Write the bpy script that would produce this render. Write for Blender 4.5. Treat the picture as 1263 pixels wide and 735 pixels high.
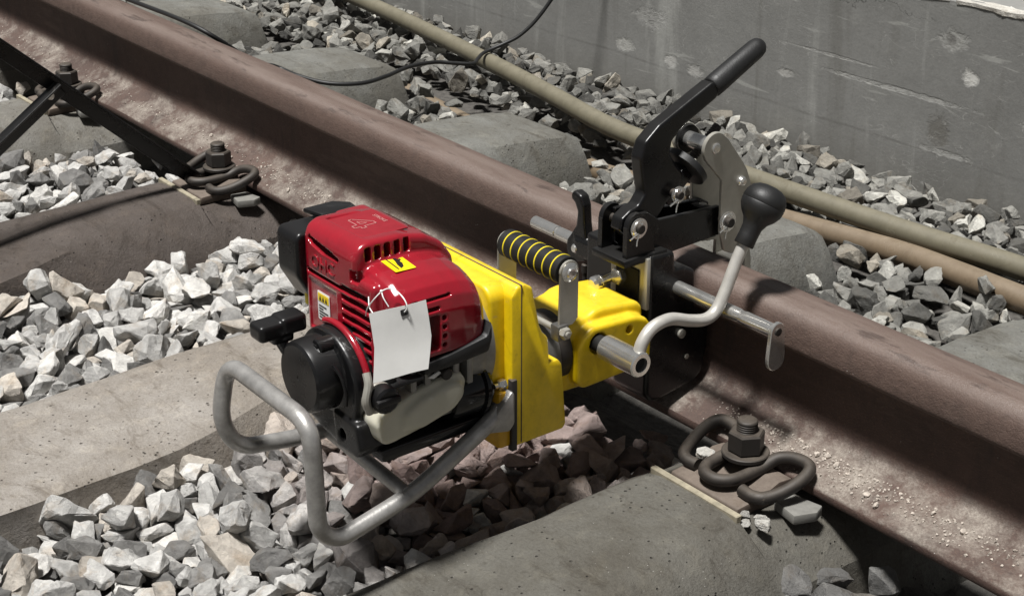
import bpy, bmesh, math, random
import numpy as np
from mathutils import Vector, Matrix, Quaternion, noise
from mathutils.bvhtree import BVHTree

sc = bpy.context.scene
for o in list(bpy.data.objects): bpy.data.objects.remove(o)
COL = sc.collection
R = math.radians

# ------------------------------------------------------------------ camera
cam_d = bpy.data.cameras.new('camera'); cam = bpy.data.objects.new('camera', cam_d); COL.objects.link(cam)
cam.location = (1.0625, -1.2465, .8941)
_az, _pi = .6596, .4164
_f = Vector((-math.cos(_az)*math.cos(_pi), math.sin(_az)*math.cos(_pi), -math.sin(_pi)))
_r = _f.cross(Vector((0,0,1))).normalized(); _u = _r.cross(_f)
cam.rotation_euler = Matrix((_r, _u, -_f)).transposed().to_euler()
cam_d.sensor_width = 36; cam_d.lens = 1981.5/1263*36
cam_d.clip_start = .05; cam_d.clip_end = 500
sc.camera = cam

# ------------------------------------------------------------------ light
SUN = Vector((.03, -.29, 1)).normalized()          # direction to the light, almost overhead, a little towards the near side
w = bpy.data.worlds.new('World'); sc.world = w; w.use_nodes = True
nt = w.node_tree; nt.nodes.clear()
sky = nt.nodes.new('ShaderNodeTexSky'); sky.sky_type = 'NISHITA'; sky.sun_disc = False
sky.sun_elevation = math.asin(SUN.z); sky.sun_rotation = math.atan2(SUN.x, SUN.y)
hs = nt.nodes.new('ShaderNodeHueSaturation'); hs.inputs['Saturation'].default_value = .12
bg = nt.nodes.new('ShaderNodeBackground'); bg.inputs['Strength'].default_value = .024
wo = nt.nodes.new('ShaderNodeOutputWorld')
nt.links.new(sky.outputs[0], hs.inputs['Color']); nt.links.new(hs.outputs[0], bg.inputs[0]); nt.links.new(bg.outputs[0], wo.inputs[0])
sl = bpy.data.lights.new('sun', 'SUN'); sl.energy = 5.0; sl.angle = R(8); sl.color = (1.0, .985, .96)
so = bpy.data.objects.new('sun', sl); COL.objects.link(so); so.location = (0, 0, 5)
so.rotation_euler = SUN.to_track_quat('Z', 'Y').to_euler()
vs = sc.view_settings; vs.view_transform = 'Standard'; vs.look = 'None'; vs.gamma = 1; vs.exposure = 0.4; vs.use_curve_mapping = False

# ------------------------------------------------------------------ helpers
def node(nt, kind, **kw):
    n = nt.nodes.new(kind)
    for k, v in kw.items():
        if k in n.inputs: n.inputs[k].default_value = v
        else: setattr(n, k, v)
    return n

class Mat:
    """small node builder; coordinates are the place's own metres"""
    def __init__(s, name, coord='Position'):
        s.m = bpy.data.materials.new(name); s.m.use_nodes = True; s.t = s.m.node_tree; s.t.nodes.clear()
        s.out = node(s.t, 'ShaderNodeOutputMaterial'); s.b = node(s.t, 'ShaderNodeBsdfPrincipled')
        s.l(s.b.outputs[0], s.out.inputs[0])
        s.geo = node(s.t, 'ShaderNodeNewGeometry')
        if coord == 'Object': s.co = node(s.t, 'ShaderNodeTexCoord').outputs['Object']
        else: s.co = s.geo.outputs['Position']
    def l(s, a, b): s.t.links.new(a, b)
    def put(s, sock, v):
        if isinstance(v, bpy.types.NodeSocket): s.l(v, sock)
        elif v is not None: sock.default_value = v if not isinstance(v, tuple) or len(v) != 3 or sock.type != 'RGBA' else (*v, 1)
    def noise(s, scale, detail=4, rough=.6, stretch=None, dist=0, off=0):
        c = s.co
        if stretch or off:
            mp = node(s.t, 'ShaderNodeMapping'); s.l(c, mp.inputs[0]); mp.inputs['Scale'].default_value = stretch or (1,1,1); mp.inputs['Location'].default_value = (off,off,off); c = mp.outputs[0]
        n = node(s.t, 'ShaderNodeTexNoise', Scale=scale, Detail=detail, Roughness=rough, Distortion=dist); s.l(c, n.inputs['Vector']); return n.outputs[0]
    def vor(s, scale, feature='F1', rand=1.0):
        n = node(s.t, 'ShaderNodeTexVoronoi', Scale=scale, Randomness=rand); n.feature = feature; s.l(s.co, n.inputs['Vector']); return n.outputs[0]
    def ramp(s, v, stops):
        r = node(s.t, 'ShaderNodeValToRGB'); s.l(v, r.inputs[0]); e = r.color_ramp.elements
        while len(e) < len(stops): e.new(.5)
        for i, (p, c) in enumerate(stops):
            e[i].position = p; e[i].color = (*c, 1) if isinstance(c, tuple) else (c, c, c, 1)
        return r.outputs[0]
    def mr(s, v, a, b, c=0., d=1., smooth=False):
        n = node(s.t, 'ShaderNodeMapRange'); n.interpolation_type = 'SMOOTHSTEP' if smooth else 'LINEAR'
        s.l(v, n.inputs[0])
        for i, x in enumerate((a, b, c, d)): n.inputs[i+1].default_value = x
        return n.outputs[0]
    def mix(s, f, a, b, mode='MIX'):
        n = node(s.t, 'ShaderNodeMix'); n.data_type = 'RGBA'; n.blend_type = mode
        s.put(n.inputs[0], f); s.put(n.inputs[6], a); s.put(n.inputs[7], b); return n.outputs[2]
    def math(s, op, a, b=0.):
        n = node(s.t, 'ShaderNodeMath'); n.operation = op; s.put(n.inputs[0], a); s.put(n.inputs[1], b); return n.outputs[0]
    def xyz(s):
        n = node(s.t, 'ShaderNodeSeparateXYZ'); s.l(s.geo.outputs['Position'], n.inputs[0]); return n.outputs
    def nrm(s):
        n = node(s.t, 'ShaderNodeSeparateXYZ'); s.l(s.geo.outputs['Normal'], n.inputs[0]); return n.outputs
    def ocol(s): return node(s.t, 'ShaderNodeObjectInfo').outputs['Color']
    def attr(s, name):
        n = node(s.t, 'ShaderNodeAttribute'); n.attribute_name = name; return n.outputs['Color']
    def bump(s, h, strength=.3, dist=.002, prev=None):
        n = node(s.t, 'ShaderNodeBump', Strength=strength, Distance=dist); s.l(h, n.inputs['Height'])
        if prev: s.l(prev, n.inputs['Normal'])
        return n.outputs[0]
    def set(s, color=None, rough=None, metal=None, normal=None, **kw):
        for k, v in (('Base Color', color), ('Roughness', rough), ('Metallic', metal), ('Normal', normal)): s.put(s.b.inputs[k], v)
        for k, v in kw.items(): s.put(s.b.inputs[k.replace('_', ' ')], v)
        return s.m

def tag(o, label=None, cat=None, group=None, kind=None):
    if label: o['label'] = label
    if cat: o['category'] = cat
    if group: o['group'] = group
    if kind: o['kind'] = kind
    return o

def root(name, loc, label, cat, group=None):
    o = bpy.data.objects.new(name, None); COL.objects.link(o); o.location = loc; o.empty_display_size = .05
    return tag(o, label, cat, group)

def wloc(o):
    v = Vector(o.location)
    return v + wloc(o.parent) if o.parent else v

def obj(name, src, mat, parent=None, smooth=35, mats=None):
    """src in place coordinates; one mesh object, as a part of parent when given"""
    if isinstance(src, bmesh.types.BMesh):
        me = bpy.data.meshes.new(name); src.normal_update(); src.to_mesh(me); src.free()
    else: me = src; me.name = name
    me.materials.clear()
    for m in (mats or [mat]): me.materials.append(m)
    if smooth:
        me.polygons.foreach_set('use_smooth', [True]*len(me.polygons)); me.set_sharp_from_angle(angle=R(smooth))
    o = bpy.data.objects.new(name, me); COL.objects.link(o)
    if parent: o.parent = parent; o.location = -wloc(parent)
    return o

def fresh(): return bmesh.new()
def absorb(bm, other):
    me = bpy.data.meshes.new('tmp'); other.to_mesh(me); other.free(); bm.from_mesh(me); bpy.data.meshes.remove(me); return bm

def bevel(b, r, seg=2, ang=25):
    if r <= 0: return b
    es = [e for e in b.edges if len(e.link_faces) == 2 and e.calc_face_angle(0) > R(ang)]
    bmesh.ops.bevel(b, geom=es, offset=r, segments=seg, profile=.5, affect='EDGES', clamp_overlap=True); return b

def box(bm, x0, x1, y0, y1, z0, z1, r=.0, seg=2, M=None):
    b = bmesh.new(); bmesh.ops.create_cube(b, size=1)
    for v in b.verts: v.co = Vector(((x0+x1)/2+v.co.x*(x1-x0), (y0+y1)/2+v.co.y*(y1-y0), (z0+z1)/2+v.co.z*(z1-z0)))
    bevel(b, r, seg)
    if M: b.transform(M)
    return absorb(bm, b)

def prism(bm, poly, a0, a1, axis='X', r=.0, seg=2, M=None):
    """closed outline extruded along axis; outline is (y,z) for X, (x,z) for Y, (x,y) for Z"""
    b = bmesh.new()
    def P(p, a): return {'X': (a, p[0], p[1]), 'Y': (p[0], a, p[1]), 'Z': (p[0], p[1], a)}[axis]
    lo = [b.verts.new(P(p, a0)) for p in poly]; hi = [b.verts.new(P(p, a1)) for p in poly]
    b.faces.new(lo); b.faces.new(hi[::-1]); n = len(poly)
    for i in range(n): b.faces.new((lo[i], hi[i], hi[(i+1) % n], lo[(i+1) % n]))
    bmesh.ops.recalc_face_normals(b, faces=b.faces[:])
    bevel(b, r, seg)
    if M: b.transform(M)
    return absorb(bm, b)

def frame(axis):
    return Vector(axis).normalized().to_track_quat('Z', 'Y').to_matrix()

def lathe(bm, prof, org, axis, seg=28):
    """prof: (radius, height) pairs along axis from org; radius 0 closes"""
    b = bmesh.new(); Q = frame(axis); org = Vector(org); rings = []
    for rr, h in prof:
        if rr <= 1e-7: rings.append([b.verts.new(org + Q @ Vector((0,0,h)))])
        else: rings.append([b.verts.new(org + Q @ Vector((rr*math.cos(t/seg*math.tau), rr*math.sin(t/seg*math.tau), h))) for t in range(seg)])
    for A, B in zip(rings[:-1], rings[1:]):
        for i in range(seg):
            j = (i+1) % seg
            vs_ = []
            for v in ((A[i], A[j], B[j], B[i]) if len(A) > 1 and len(B) > 1 else (A[0], B[j], B[i]) if len(A) == 1 else (A[i], A[j], B[0])): vs_.append(v)
            b.faces.new(vs_)
    bmesh.ops.recalc_face_normals(b, faces=b.faces[:])
    return absorb(bm, b)

def cyl(bm, p0, p1, r, seg=24, ch=.0008):
    p0 = Vector(p0); p1 = Vector(p1); L = (p1-p0).length; ch = min(ch, r*.4, L*.3)
    return lathe(bm, [(0,0),(r-ch,0),(r,ch),(r,L-ch),(r-ch,L),(0,L)], p0, p1-p0, seg)

def hexa(bm, p0, p1, r, ch=.0015):
    p0 = Vector(p0); p1 = Vector(p1); L = (p1-p0).length
    return lathe(bm, [(0,0),(r-ch,0),(r,ch),(r,L-ch),(r-ch,L),(0,L)], p0, p1-p0, 6)

def crom(pts, n=8, closed=False):
    P = [Vector(p) for p in pts]; out = []; N = len(P)
    for i in range(N if closed else N-1):
        p0 = P[(i-1) % N] if closed or i > 0 else P[0]*2-P[1]
        p1 = P[i]; p2 = P[(i+1) % N]; p3 = P[(i+2) % N] if closed or i+2 < N else p2*2-p1
        for k in range(n):
            t = k/n
            out.append(.5*((2*p1)+(p2-p0)*t+(2*p0-5*p1+4*p2-p3)*t*t+(3*p1-p0-3*p2+p3)*t**3))
    if not closed: out.append(P[-1])
    return out

def roundpath(pts, rad, n=6):
    """straight runs with arcs at the corners, as a bent tube has"""
    P = [Vector(p) for p in pts]; out = [P[0]]
    for i in range(1, len(P)-1):
        a = (P[i-1]-P[i]); b = (P[i+1]-P[i]); d = min(rad, a.length*.49, b.length*.49)
        A = P[i]+a.normalized()*d; B = P[i]+b.normalized()*d
        for k in range(n+1):
            t = k/n; out.append((1-t)**2*A+2*t*(1-t)*P[i]+t*t*B)
    out.append(P[-1]); return out

def tube(bm, pts, r, seg=12, cap=True):
    b = bmesh.new(); P = [Vector(p) for p in pts]; N = len(P); T = []
    for i in range(N): T.append((P[min(i+1,N-1)]-P[max(i-1,0)]).normalized())
    u = T[0].orthogonal().normalized(); rings = []
    for i in range(N):
        u = (u - T[i]*u.dot(T[i])).normalized(); v = T[i].cross(u)
        rr = r(i/(N-1)) if callable(r) else r
        rings.append([b.verts.new(P[i]+(u*math.cos(t/seg*math.tau)+v*math.sin(t/seg*math.tau))*rr) for t in range(seg)])
    for A, B in zip(rings[:-1], rings[1:]):
        for i in range(seg): b.faces.new((A[i], A[(i+1)%seg], B[(i+1)%seg], B[i]))
    if cap:
        b.faces.new(rings[0][::-1]); b.faces.new(rings[-1])
    bmesh.ops.recalc_face_normals(b, faces=b.faces[:])
    return absorb(bm, b)

def moulded(name, solid, cutter=None, voxel=.0012, it=4, factor=.5):
    """cast or moulded body: overlapping solids fused into one filleted skin"""
    me = bpy.data.meshes.new(name); solid.to_mesh(me); solid.free()
    o = bpy.data.objects.new(name, me); COL.objects.link(o); co = None
    r = o.modifiers.new('r', 'REMESH'); r.mode = 'VOXEL'; r.voxel_size = voxel
    s = o.modifiers.new('s', 'SMOOTH'); s.factor = factor; s.iterations = it
    if cutter:
        cm = bpy.data.meshes.new('cut'); cutter.to_mesh(cm); cutter.free(); co = bpy.data.objects.new('cut', cm); COL.objects.link(co)
        cr = co.modifiers.new('r', 'REMESH'); cr.mode = 'VOXEL'; cr.voxel_size = voxel*.7
        b = o.modifiers.new('b', 'BOOLEAN'); b.operation = 'DIFFERENCE'; b.object = co; b.solver = 'EXACT'
        r2 = o.modifiers.new('r2', 'REMESH'); r2.mode = 'VOXEL'; r2.voxel_size = voxel
        s2 = o.modifiers.new('s2', 'SMOOTH'); s2.factor = .5; s2.iterations = 3
    dg = bpy.context.evaluated_depsgraph_get(); ev = o.evaluated_get(dg)
    out = bpy.data.meshes.new_from_object(ev); bpy.data.objects.remove(o)
    if co: bpy.data.objects.remove(co)
    return out

def text_bm(s, size, depth, M):
    cu = bpy.data.curves.new('t', 'FONT'); cu.body = s; cu.size = size; cu.extrude = depth; cu.align_x = 'CENTER'; cu.align_y = 'CENTER'; cu.resolution_u = 3
    o = bpy.data.objects.new('t', cu); COL.objects.link(o)
    dg = bpy.context.evaluated_depsgraph_get(); me = bpy.data.meshes.new_from_object(o.evaluated_get(dg))
    bpy.data.objects.remove(o); b = bmesh.new(); b.from_mesh(me); bpy.data.meshes.remove(me); b.transform(M); return b

def basis(o, x, y):
    x = Vector(x).normalized(); y = Vector(y); y = (y-x*y.dot(x)).normalized(); z = x.cross(y)
    M = Matrix((x, y, z)).transposed().to_4x4(); M.translation = Vector(o); return M

# ------------------------------------------------------------------ crushed stone shape
def stone_bm(seed, detail=True):
    r = random.Random(9000+seed*17)
    bm = bmesh.new()
    ax = (r.uniform(1.0,1.18), r.uniform(.66,.95), r.uniform(.46,.82))
    n = r.randint(9,15)
    for i in range(n):
        v = Vector((r.gauss(0,1),r.gauss(0,1),r.gauss(0,1))).normalized()*r.uniform(.86,1.12)
        # push towards box corners for blocky crushed rock
        m = max(abs(v.x),abs(v.y),abs(v.z)); v = v.lerp(v/m*.9,.45)
        bm.verts.new((v.x*ax[0],v.y*ax[1],v.z*ax[2]))
    res = bmesh.ops.convex_hull(bm, input=bm.verts[:])
    dead = [e for e in res['geom_interior'] if isinstance(e,bmesh.types.BMVert)]
    bmesh.ops.delete(bm, geom=dead, context='VERTS')
    loose=[v for v in bm.verts if not v.link_faces]
    bmesh.ops.delete(bm, geom=loose, context='VERTS')
    bmesh.ops.dissolve_limit(bm, angle_limit=math.radians(14), verts=bm.verts[:], edges=bm.edges[:])
    c = Vector((0,0,0))
    for v in bm.verts: c += v.co
    c /= len(bm.verts)
    for v in bm.verts: v.co -= c
    if detail:
        bmesh.ops.bevel(bm, geom=bm.edges[:], offset=.04, segments=1, profile=.5, affect='EDGES', clamp_overlap=True)
        bmesh.ops.triangulate(bm, faces=bm.faces[:])
        long=[e for e in bm.edges if e.calc_length()>.5]
        bmesh.ops.subdivide_edges(bm, edges=long, cuts=1)
        bmesh.ops.triangulate(bm, faces=bm.faces[:])
        long=[e for e in bm.edges if e.calc_length()>.42]
        bmesh.ops.subdivide_edges(bm, edges=long, cuts=1)
        bmesh.ops.triangulate(bm, faces=bm.faces[:])
        for v in bm.verts:
            p=v.co*2.3+Vector((seed*3.1,0,0))
            v.co += v.co.normalized()*(.10*noise.noise(p)+.07*noise.noise(p*2.3)+.035*noise.noise(p*5.1))
    bm.normal_update()
    return bm

# ------------------------------------------------------------------ ballast: let the stones fall and settle between the sleepers
PU = [[-4.2,1.0,-.05],[-3.0,.94,-.05],[-2.265,.885,-.05],[-1.669,.801,-.05],[-1.383,.751,-.05],[-1.129,.704,-.05],[-.888,.706,-.05],[-.644,.716,-.052],[-.433,.733,-.055],[-.241,.751,-.055],[.1,.765,-.055],[.9,.82,-.055],[2,.85,-.055]]
PL = [[-1.9,.72,-.15],[-1.5,.68,-.15],[-1.252,.687,-.14],[-1.107,.671,-.13],[-.892,.694,-.115],[-.756,.699,-.105],[-.627,.702,-.095],[-.461,.711,-.085],[-.325,.701,-.078],[-.193,.687,-.072],[.1,.695,-.075],[.9,.73,-.075],[2,.77,-.075]]
def settle():
    SC = 20.                                     # the physics engine likes metre-sized bodies
    scn = bpy.data.scenes.new('settling'); C = scn.collection; win = bpy.context
    rnd = random.Random(5); shapes = []
    for s in range(24):
        b = stone_bm(s, False); me = bpy.data.meshes.new('shape'); b.to_mesh(me); b.free(); shapes.append(me)
    def mk(verts, faces):
        me = bpy.data.meshes.new('solid'); me.from_pydata([tuple(c*SC for c in v) for v in verts], [], faces); me.update()
        o = bpy.data.objects.new('solid', me); C.objects.link(o); return o
    def bx(x0, x1, y0, y1, z0, z1):
        return mk([(x,y,z) for x in (x0,x1) for y in (y0,y1) for z in (z0,z1)], [(0,1,3,2),(4,6,7,5),(0,4,5,1),(2,3,7,6),(0,2,6,4),(1,5,7,3)])
    fixed = [bx(-3.6,1.2,-1.3,.05,-.4,-.088), bx(-3.6,1.2,.05,.64,-.4,-.122), bx(-3.6,1.2,.64,1.3,-.4,-.106), bx(-3.6,1.2,1.03,1.4,-.4,1.2), bx(-3.6,1.2,-1.3,-.93,-.4,1.2), bx(-3.6,-3.1,-1.3,1.3,-.4,1.2), bx(.62,1.2,-1.3,1.3,-.4,1.2), bx(-3.6,1.2,-.075,.075,-.012,.03), bx(-3.6,1.2,-.03,.03,0,.5)]
    for k in range(-5, 2):
        x = k*.6
        for ya, yb, za, zb in ((-1.1,-.16,-.03,-.005),(-.16,.5,-.005,-.02),(.5,.63,-.02,-.09)):
            v = []
            for y, z in ((ya,za),(yb,zb)):
                for s in (-1, 1): v += [(x+s*.09,y,z),(x+s*.165,y,-.25)]
            fixed.append(mk(v, [(0,2,3,1),(4,5,7,6),(0,1,5,4),(2,6,7,3),(0,4,6,2),(1,3,7,5)]))
    segs = []
    for pts, rad in ((PU,.0185),(PL,.0205)):
        for a, b in zip(pts[:-1], pts[1:]):
            a = Vector(a); b = Vector(b); d = b-a; q = d.to_track_quat('Z','Y'); v = []; segs.append((a, b))
            for i in range(8):
                for e in (a-d*.05, b+d*.05): v.append(e+q@Vector((math.cos(i/8*math.tau)*rad, math.sin(i/8*math.tau)*rad, 0)))
            fixed.append(mk([tuple(p) for p in v], [(2*i,2*i+1,(2*i+3)%16,(2*i+2)%16) for i in range(8)]+[tuple(range(0,16,2)),tuple(range(1,16,2))]))
    loose = []
    def spawn(x0, x1, y0, y1, per_m2, z0, lo=.012, hi=.033, md=.0185):
        cell = .052; nx = max(1, int((x1-x0)/cell)); ny = max(1, int((y1-y0)/cell)); n = int((x1-x0)*(y1-y0)*per_m2); k = 0; layer = 0
        while k < n:
            cells = [(i,j) for i in range(nx) for j in range(ny)]; rnd.shuffle(cells)
            for i, j in cells:
                if k >= n: break
                vi = rnd.randrange(24); o = bpy.data.objects.new('loose', shapes[vi]); C.objects.link(o)
                s = rnd.triangular(lo, hi, md); o.scale = (s*SC,)*3; o['v'] = vi; o.rotation_mode = 'QUATERNION'
                o.location = Vector((x0+(i+.5)*(x1-x0)/nx, y0+(j+.5)*(y1-y0)/ny, z0+layer*.054))*SC
                o.rotation_quaternion = Quaternion([rnd.gauss(0,1) for _ in range(4)]).normalized(); loose.append(o); k += 1
            layer += 1
    for k, y0, d in ((-4,-.30,1400),(-3,-.58,1600),(-2,-.82,1750),(-1,-.88,1900),(0,-.25,1000)): spawn(k*.6+.12, (k+1)*.6-.12, y0, -.085, d, -.03)
    for k in range(-5, 1): spawn(k*.6+.12, (k+1)*.6-.12, .28, .61, 1300, -.05, .012, .030, .018)
    spawn(-3.05, .5, .655, 1.0, 1350, -.03, .011, .030, .0175)
    with win.temp_override(scene=scn, view_layer=scn.view_layers[0]):
        bpy.ops.rigidbody.world_add(); w_ = scn.rigidbody_world; w_.substeps_per_frame = 4; w_.solver_iterations = 10; scn.gravity = (0,0,-9.81*5)
        w_.collection = bpy.data.collections.new('bodies')
        for objs, typ in ((fixed,'PASSIVE'),(loose,'ACTIVE')):
            for o in objs:
                w_.collection.objects.link(o); r_ = o.rigid_body; r_.type = typ; r_.collision_shape = 'CONVEX_HULL'; r_.friction = .8; r_.restitution = 0; r_.use_margin = True; r_.collision_margin = .005
                if typ == 'ACTIVE': r_.mass = .1; r_.linear_damping = .2; r_.angular_damping = .4
    w_.point_cache.frame_end = 60
    for f in range(1, 43): scn.frame_set(f)
    out = []
    for o in loose:
        l, q, s = o.matrix_world.decompose(); l /= SC; s = s.x/SC
        if l.z < -.2 or l.z > .02 or l.y > 1.02: continue
        if abs(l.x-round(l.x/.6)*.6) < .075 and l.y < .6 and l.z > -.04: continue      # none left lying on the sleepers
        lim = .106+max(0, -.03-l.z)/2.2 if l.z > -.08 else .129+(-.08-l.z)*.17
        if abs(l.x-round(l.x/.6)*.6) < lim and -.95 < l.y < .6: continue      # nor pressed into their sides
        bad = False
        for a, b in segs:
            d = (b-a).xy; t = max(0, min(1, (l.xy-a.xy).dot(d)/d.dot(d))); c = a+(b-a)*t
            if (l.xy-c.xy).length < .03 and l.z > c.z-.002: bad = True; break
        if not bad: out.append((l, q, s, o['v']))
    # rank by how large each shows from the camera
    V, F = [], []; hull = [([v.co.copy() for v in me.vertices], [tuple(p.vertices) for p in me.polygons]) for me in shapes]; pts = []
    for l, q, s, v in out:
        n = len(V); P = [l+q@(p*s) for p in hull[v][0]]; V += P; F += [tuple(n+i for i in f) for f in hull[v][1]]; pts.append(P)
    tree = BVHTree.FromPolygons(V, F); cp = Vector(cam.location); shown = []
    for (l, q, s, v), P in zip(out, pts):
        d0 = l-cp; z = d0.dot(_f); px = 1981.5*d0.dot(_r)/z; py = 1981.5*d0.dot(_u)/z; n = 0
        if abs(px) < 640 and abs(py) < 375:
            for p in P:
                a = l+(p-l)*1.04; d = cp-a
                if tree.ray_cast(a, d.normalized(), d.length)[0] is None: n += 1
        shown.append(n/len(P)*(s/z)**2)
    order = [i for a, i in sorted([(a, i) for i, a in enumerate(shown)], reverse=True)]
    out = [out[i] for i in order]
    bpy.data.scenes.remove(scn)
    for o in fixed+loose: bpy.data.objects.remove(o)
    return out
STONES = settle()
# ------------------------------------------------------------------ materials
def m_concrete(name, col, col2, green=None, pores=True, obj_col=False, rough=.85):
    m = Mat(name)
    big = m.noise(6, 9, .68); mid = m.noise(34, 9, .68); fine = m.noise(300, 5, .75)
    base = m.ocol() if obj_col else col
    if obj_col:   # the near half of a sleeper carries brown brake dust, the far end stays grey
        base = m.mix(m.mr(m.xyz()[1], -.06, .06, 0, 1, True), base, (.168,.167,.152))
    c = m.mix(m.mr(big, .40, .58), base, m.mix(1., base, (.72,.69,.65), 'MULTIPLY') if obj_col else col2)
    c = m.mix(m.mr(mid, .52, .66, 0, .6), c, m.mix(1., c, (1.38,1.37,1.33), 'MULTIPLY'))
    c = m.mix(m.mr(m.noise(10, 9, .75, (.6,1.7,1.7), 1.3, 3.), .54, .64, 0, .7), c, m.mix(1., c, (.50,.46,.41), 'MULTIPLY'))   # dark streaky stains
    c = m.mix(m.mr(m.noise(75, 7, .75, None, .5, 17.), .56, .64, 0, .55), c, m.mix(1., c, (.62,.59,.55), 'MULTIPLY'))             # small blotches
    n1 = m.math('ABSOLUTE', m.math('SUBTRACT', m.noise(8, 2, .5, (1.,2.2,1.), 1.4, 31.), .5)); c = m.mix(m.math('MULTIPLY', m.mr(n1, 0, .005, .6, 0), m.mr(m.noise(7, 2, .5, None, 0, 37.), .5, .58)), c, m.mix(1., c, (.55,.52,.48), 'MULTIPLY'))   # drag marks
    c = m.mix(m.mr(fine, .32, .6), m.mix(1., c, (.74,.73,.72), 'MULTIPLY'), c)
    h = m.math('ADD', m.math('MULTIPLY', fine, .5), mid)
    if pores:
        p2 = m.mr(m.vor(38), .035, .075); p = m.math('MINIMUM', m.mr(m.vor(95), .06, .14), p2); pm = m.mr(m.noise(17, 2, .5, None, 0, 7.), .47, .54)
        hole = m.math('SUBTRACT', 1., m.math('MULTIPLY', m.math('SUBTRACT', 1., p), pm))
        c = m.mix(hole, m.mix(1., c, (.35,.33,.3), 'MULTIPLY'), c); h = m.math('ADD', h, m.math('MULTIPLY', hole, 1.4))
        sp = m.mr(m.vor(150), .035, .07); c = m.mix(m.math('MULTIPLY', m.math('SUBTRACT', 1., sp), m.mr(m.noise(9, 2, .5, None, 0, 11.), .5, .6)), c, (.55,.54,.5))
    return m.set(c, m.mr(mid, .3, .7, rough-.12, rough+.08), 0., m.bump(h, .9, .0042))
M_SLEEPER = m_concrete('sleeper_concrete', (.2,.19,.17), None, obj_col=True)

def m_wall():
    m = Mat('wall_concrete'); x, y, z = m.xyz()
    big = m.noise(2.6, 9, .7); mid = m.noise(17, 9, .7); fine = m.noise(210, 5, .75)
    c = m.mix(m.mr(big, .35, .7), (.255,.253,.240), (.180,.178,.168))
    c = m.mix(m.mr(mid, .52, .75, 0, .5), c, (.30,.297,.278))
    drip = m.noise(9, 4, .6, (1.6,1,.16), .4)                                            # runs down the face
    c = m.mix(m.mr(drip, .56, .70, 0, .55), c, (.43,.43,.405)); c = m.mix(m.mr(drip, .42, .3, 0, .5), c, (.13,.125,.11))
    # scuffs along the wall
    sc_ = m.noise(16, 3, .5, (.35,1,3.4), .5, 2.); c = m.mix(m.mr(sc_, .66, .72, 0, .45), c, (.45,.45,.42))
    # joint line low on the face and pale spalls
    zl = m.math('ADD', z, m.math('MULTIPLY', m.noise(5, 3, .5), .012))
    ln = m.math('ABSOLUTE', m.math('SUBTRACT', zl, -.030)); c = m.mix(m.math('MULTIPLY', m.mr(ln, .0, .004, .5, 0), m.mr(mid, .35, .6)), c, (.10,.095,.085))
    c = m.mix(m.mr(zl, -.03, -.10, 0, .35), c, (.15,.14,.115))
    # chips and stains at their places on the face: (x, z, half length, half height, colour, strength)
    wob = m.math('MULTIPLY', m.math('SUBTRACT', m.noise(45, 5, .7, None, .6), .5), 1.9); sp = None
    for cx, cz, rx, rz, colr, k in ((-.583,.115,.017,.016,(.66,.65,.61),1.),(-.625,.176,.030,.018,(.40,.395,.37),.8),(-.632,.176,.013,.010,(.13,.125,.115),.9),(-1.482,-.012,.030,.014,(.52,.515,.48),.85),(-1.335,-.018,.020,.014,(.56,.55,.52),.85),(-1.262,-.022,.022,.012,(.50,.49,.46),.8),(-.637,.005,.024,.030,(.13,.12,.10),.6),(-1.40,.06,.05,.022,(.40,.395,.375),.6),(-1.01,.03,.02,.008,(.5,.49,.46),.7),(-.75,.06,.17,.005,(.46,.455,.43),.75),(-.62,-.03,.05,.006,(.46,.455,.43),.7),(-.9,.09,.11,.003,(.44,.435,.41),.6),(-1.9,.08,.06,.02,(.42,.415,.39),.6),(-.45,.06,.02,.012,(.52,.51,.48),.8)):
        dx = m.math('DIVIDE', m.math('SUBTRACT', x, cx), rx); dz = m.math('DIVIDE', m.math('SUBTRACT', z, cz), rz)
        d = m.math('ADD', m.math('SQRT', m.math('ADD', m.math('MULTIPLY', dx, dx), m.math('MULTIPLY', dz, dz))), wob); mk_ = m.math('MULTIPLY', m.mr(d, 1.15, .7, 0, k), m.mr(m.noise(80, 6, .75, (.6,1,1), .5, cx*9), .36, .56, .1 if rx > .04 else .45, .95)); c = m.mix(mk_, c, colr)
        sp = mk_ if sp is None else m.math('MAXIMUM', sp, mk_)
    # fine scratches in two directions
    for st_, of in (((.5,1,5.),2.),((1.2,1,2.6),9.)):
        n1 = m.math('ABSOLUTE', m.math('SUBTRACT', m.noise(9, 2, .5, st_, 1.5, of), .5)); c = m.mix(m.math('MULTIPLY', m.mr(n1, 0, .006, .55, 0), m.mr(m.noise(6, 2, .5, None, 0, of+4), .52, .6)), c, (.43,.425,.4))
    cl = m.math('SUBTRACT', m.math('ADD', z, m.math('MULTIPLY', m.noise(7, 6, .7, None, 0, 5.), .16)), m.math('ADD', .262, m.math('MULTIPLY', x, -.02)))
    cr = m.math('MULTIPLY', m.mr(m.math('ABSOLUTE', cl), 0, .0016, .8, 0), m.mr(m.math('ABSOLUTE', m.math('ADD', x, .83)), .12, .2, 1, 0)); c = m.mix(cr, c, (.06,.06,.055))
    c = m.mix(m.mr(fine, .35, .7), m.mix(1., c, (.87,.87,.87), 'MULTIPLY'), c)
    h = m.math('ADD', m.math('MULTIPLY', fine, .3), m.math('SUBTRACT', mid, m.math('MULTIPLY', sp, .9)))
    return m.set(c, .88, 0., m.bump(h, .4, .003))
M_WALL = m_wall()
M_SPALL = m_concrete('broken_concrete', (.62,.60,.55), (.42,.40,.36), pores=False)

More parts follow.
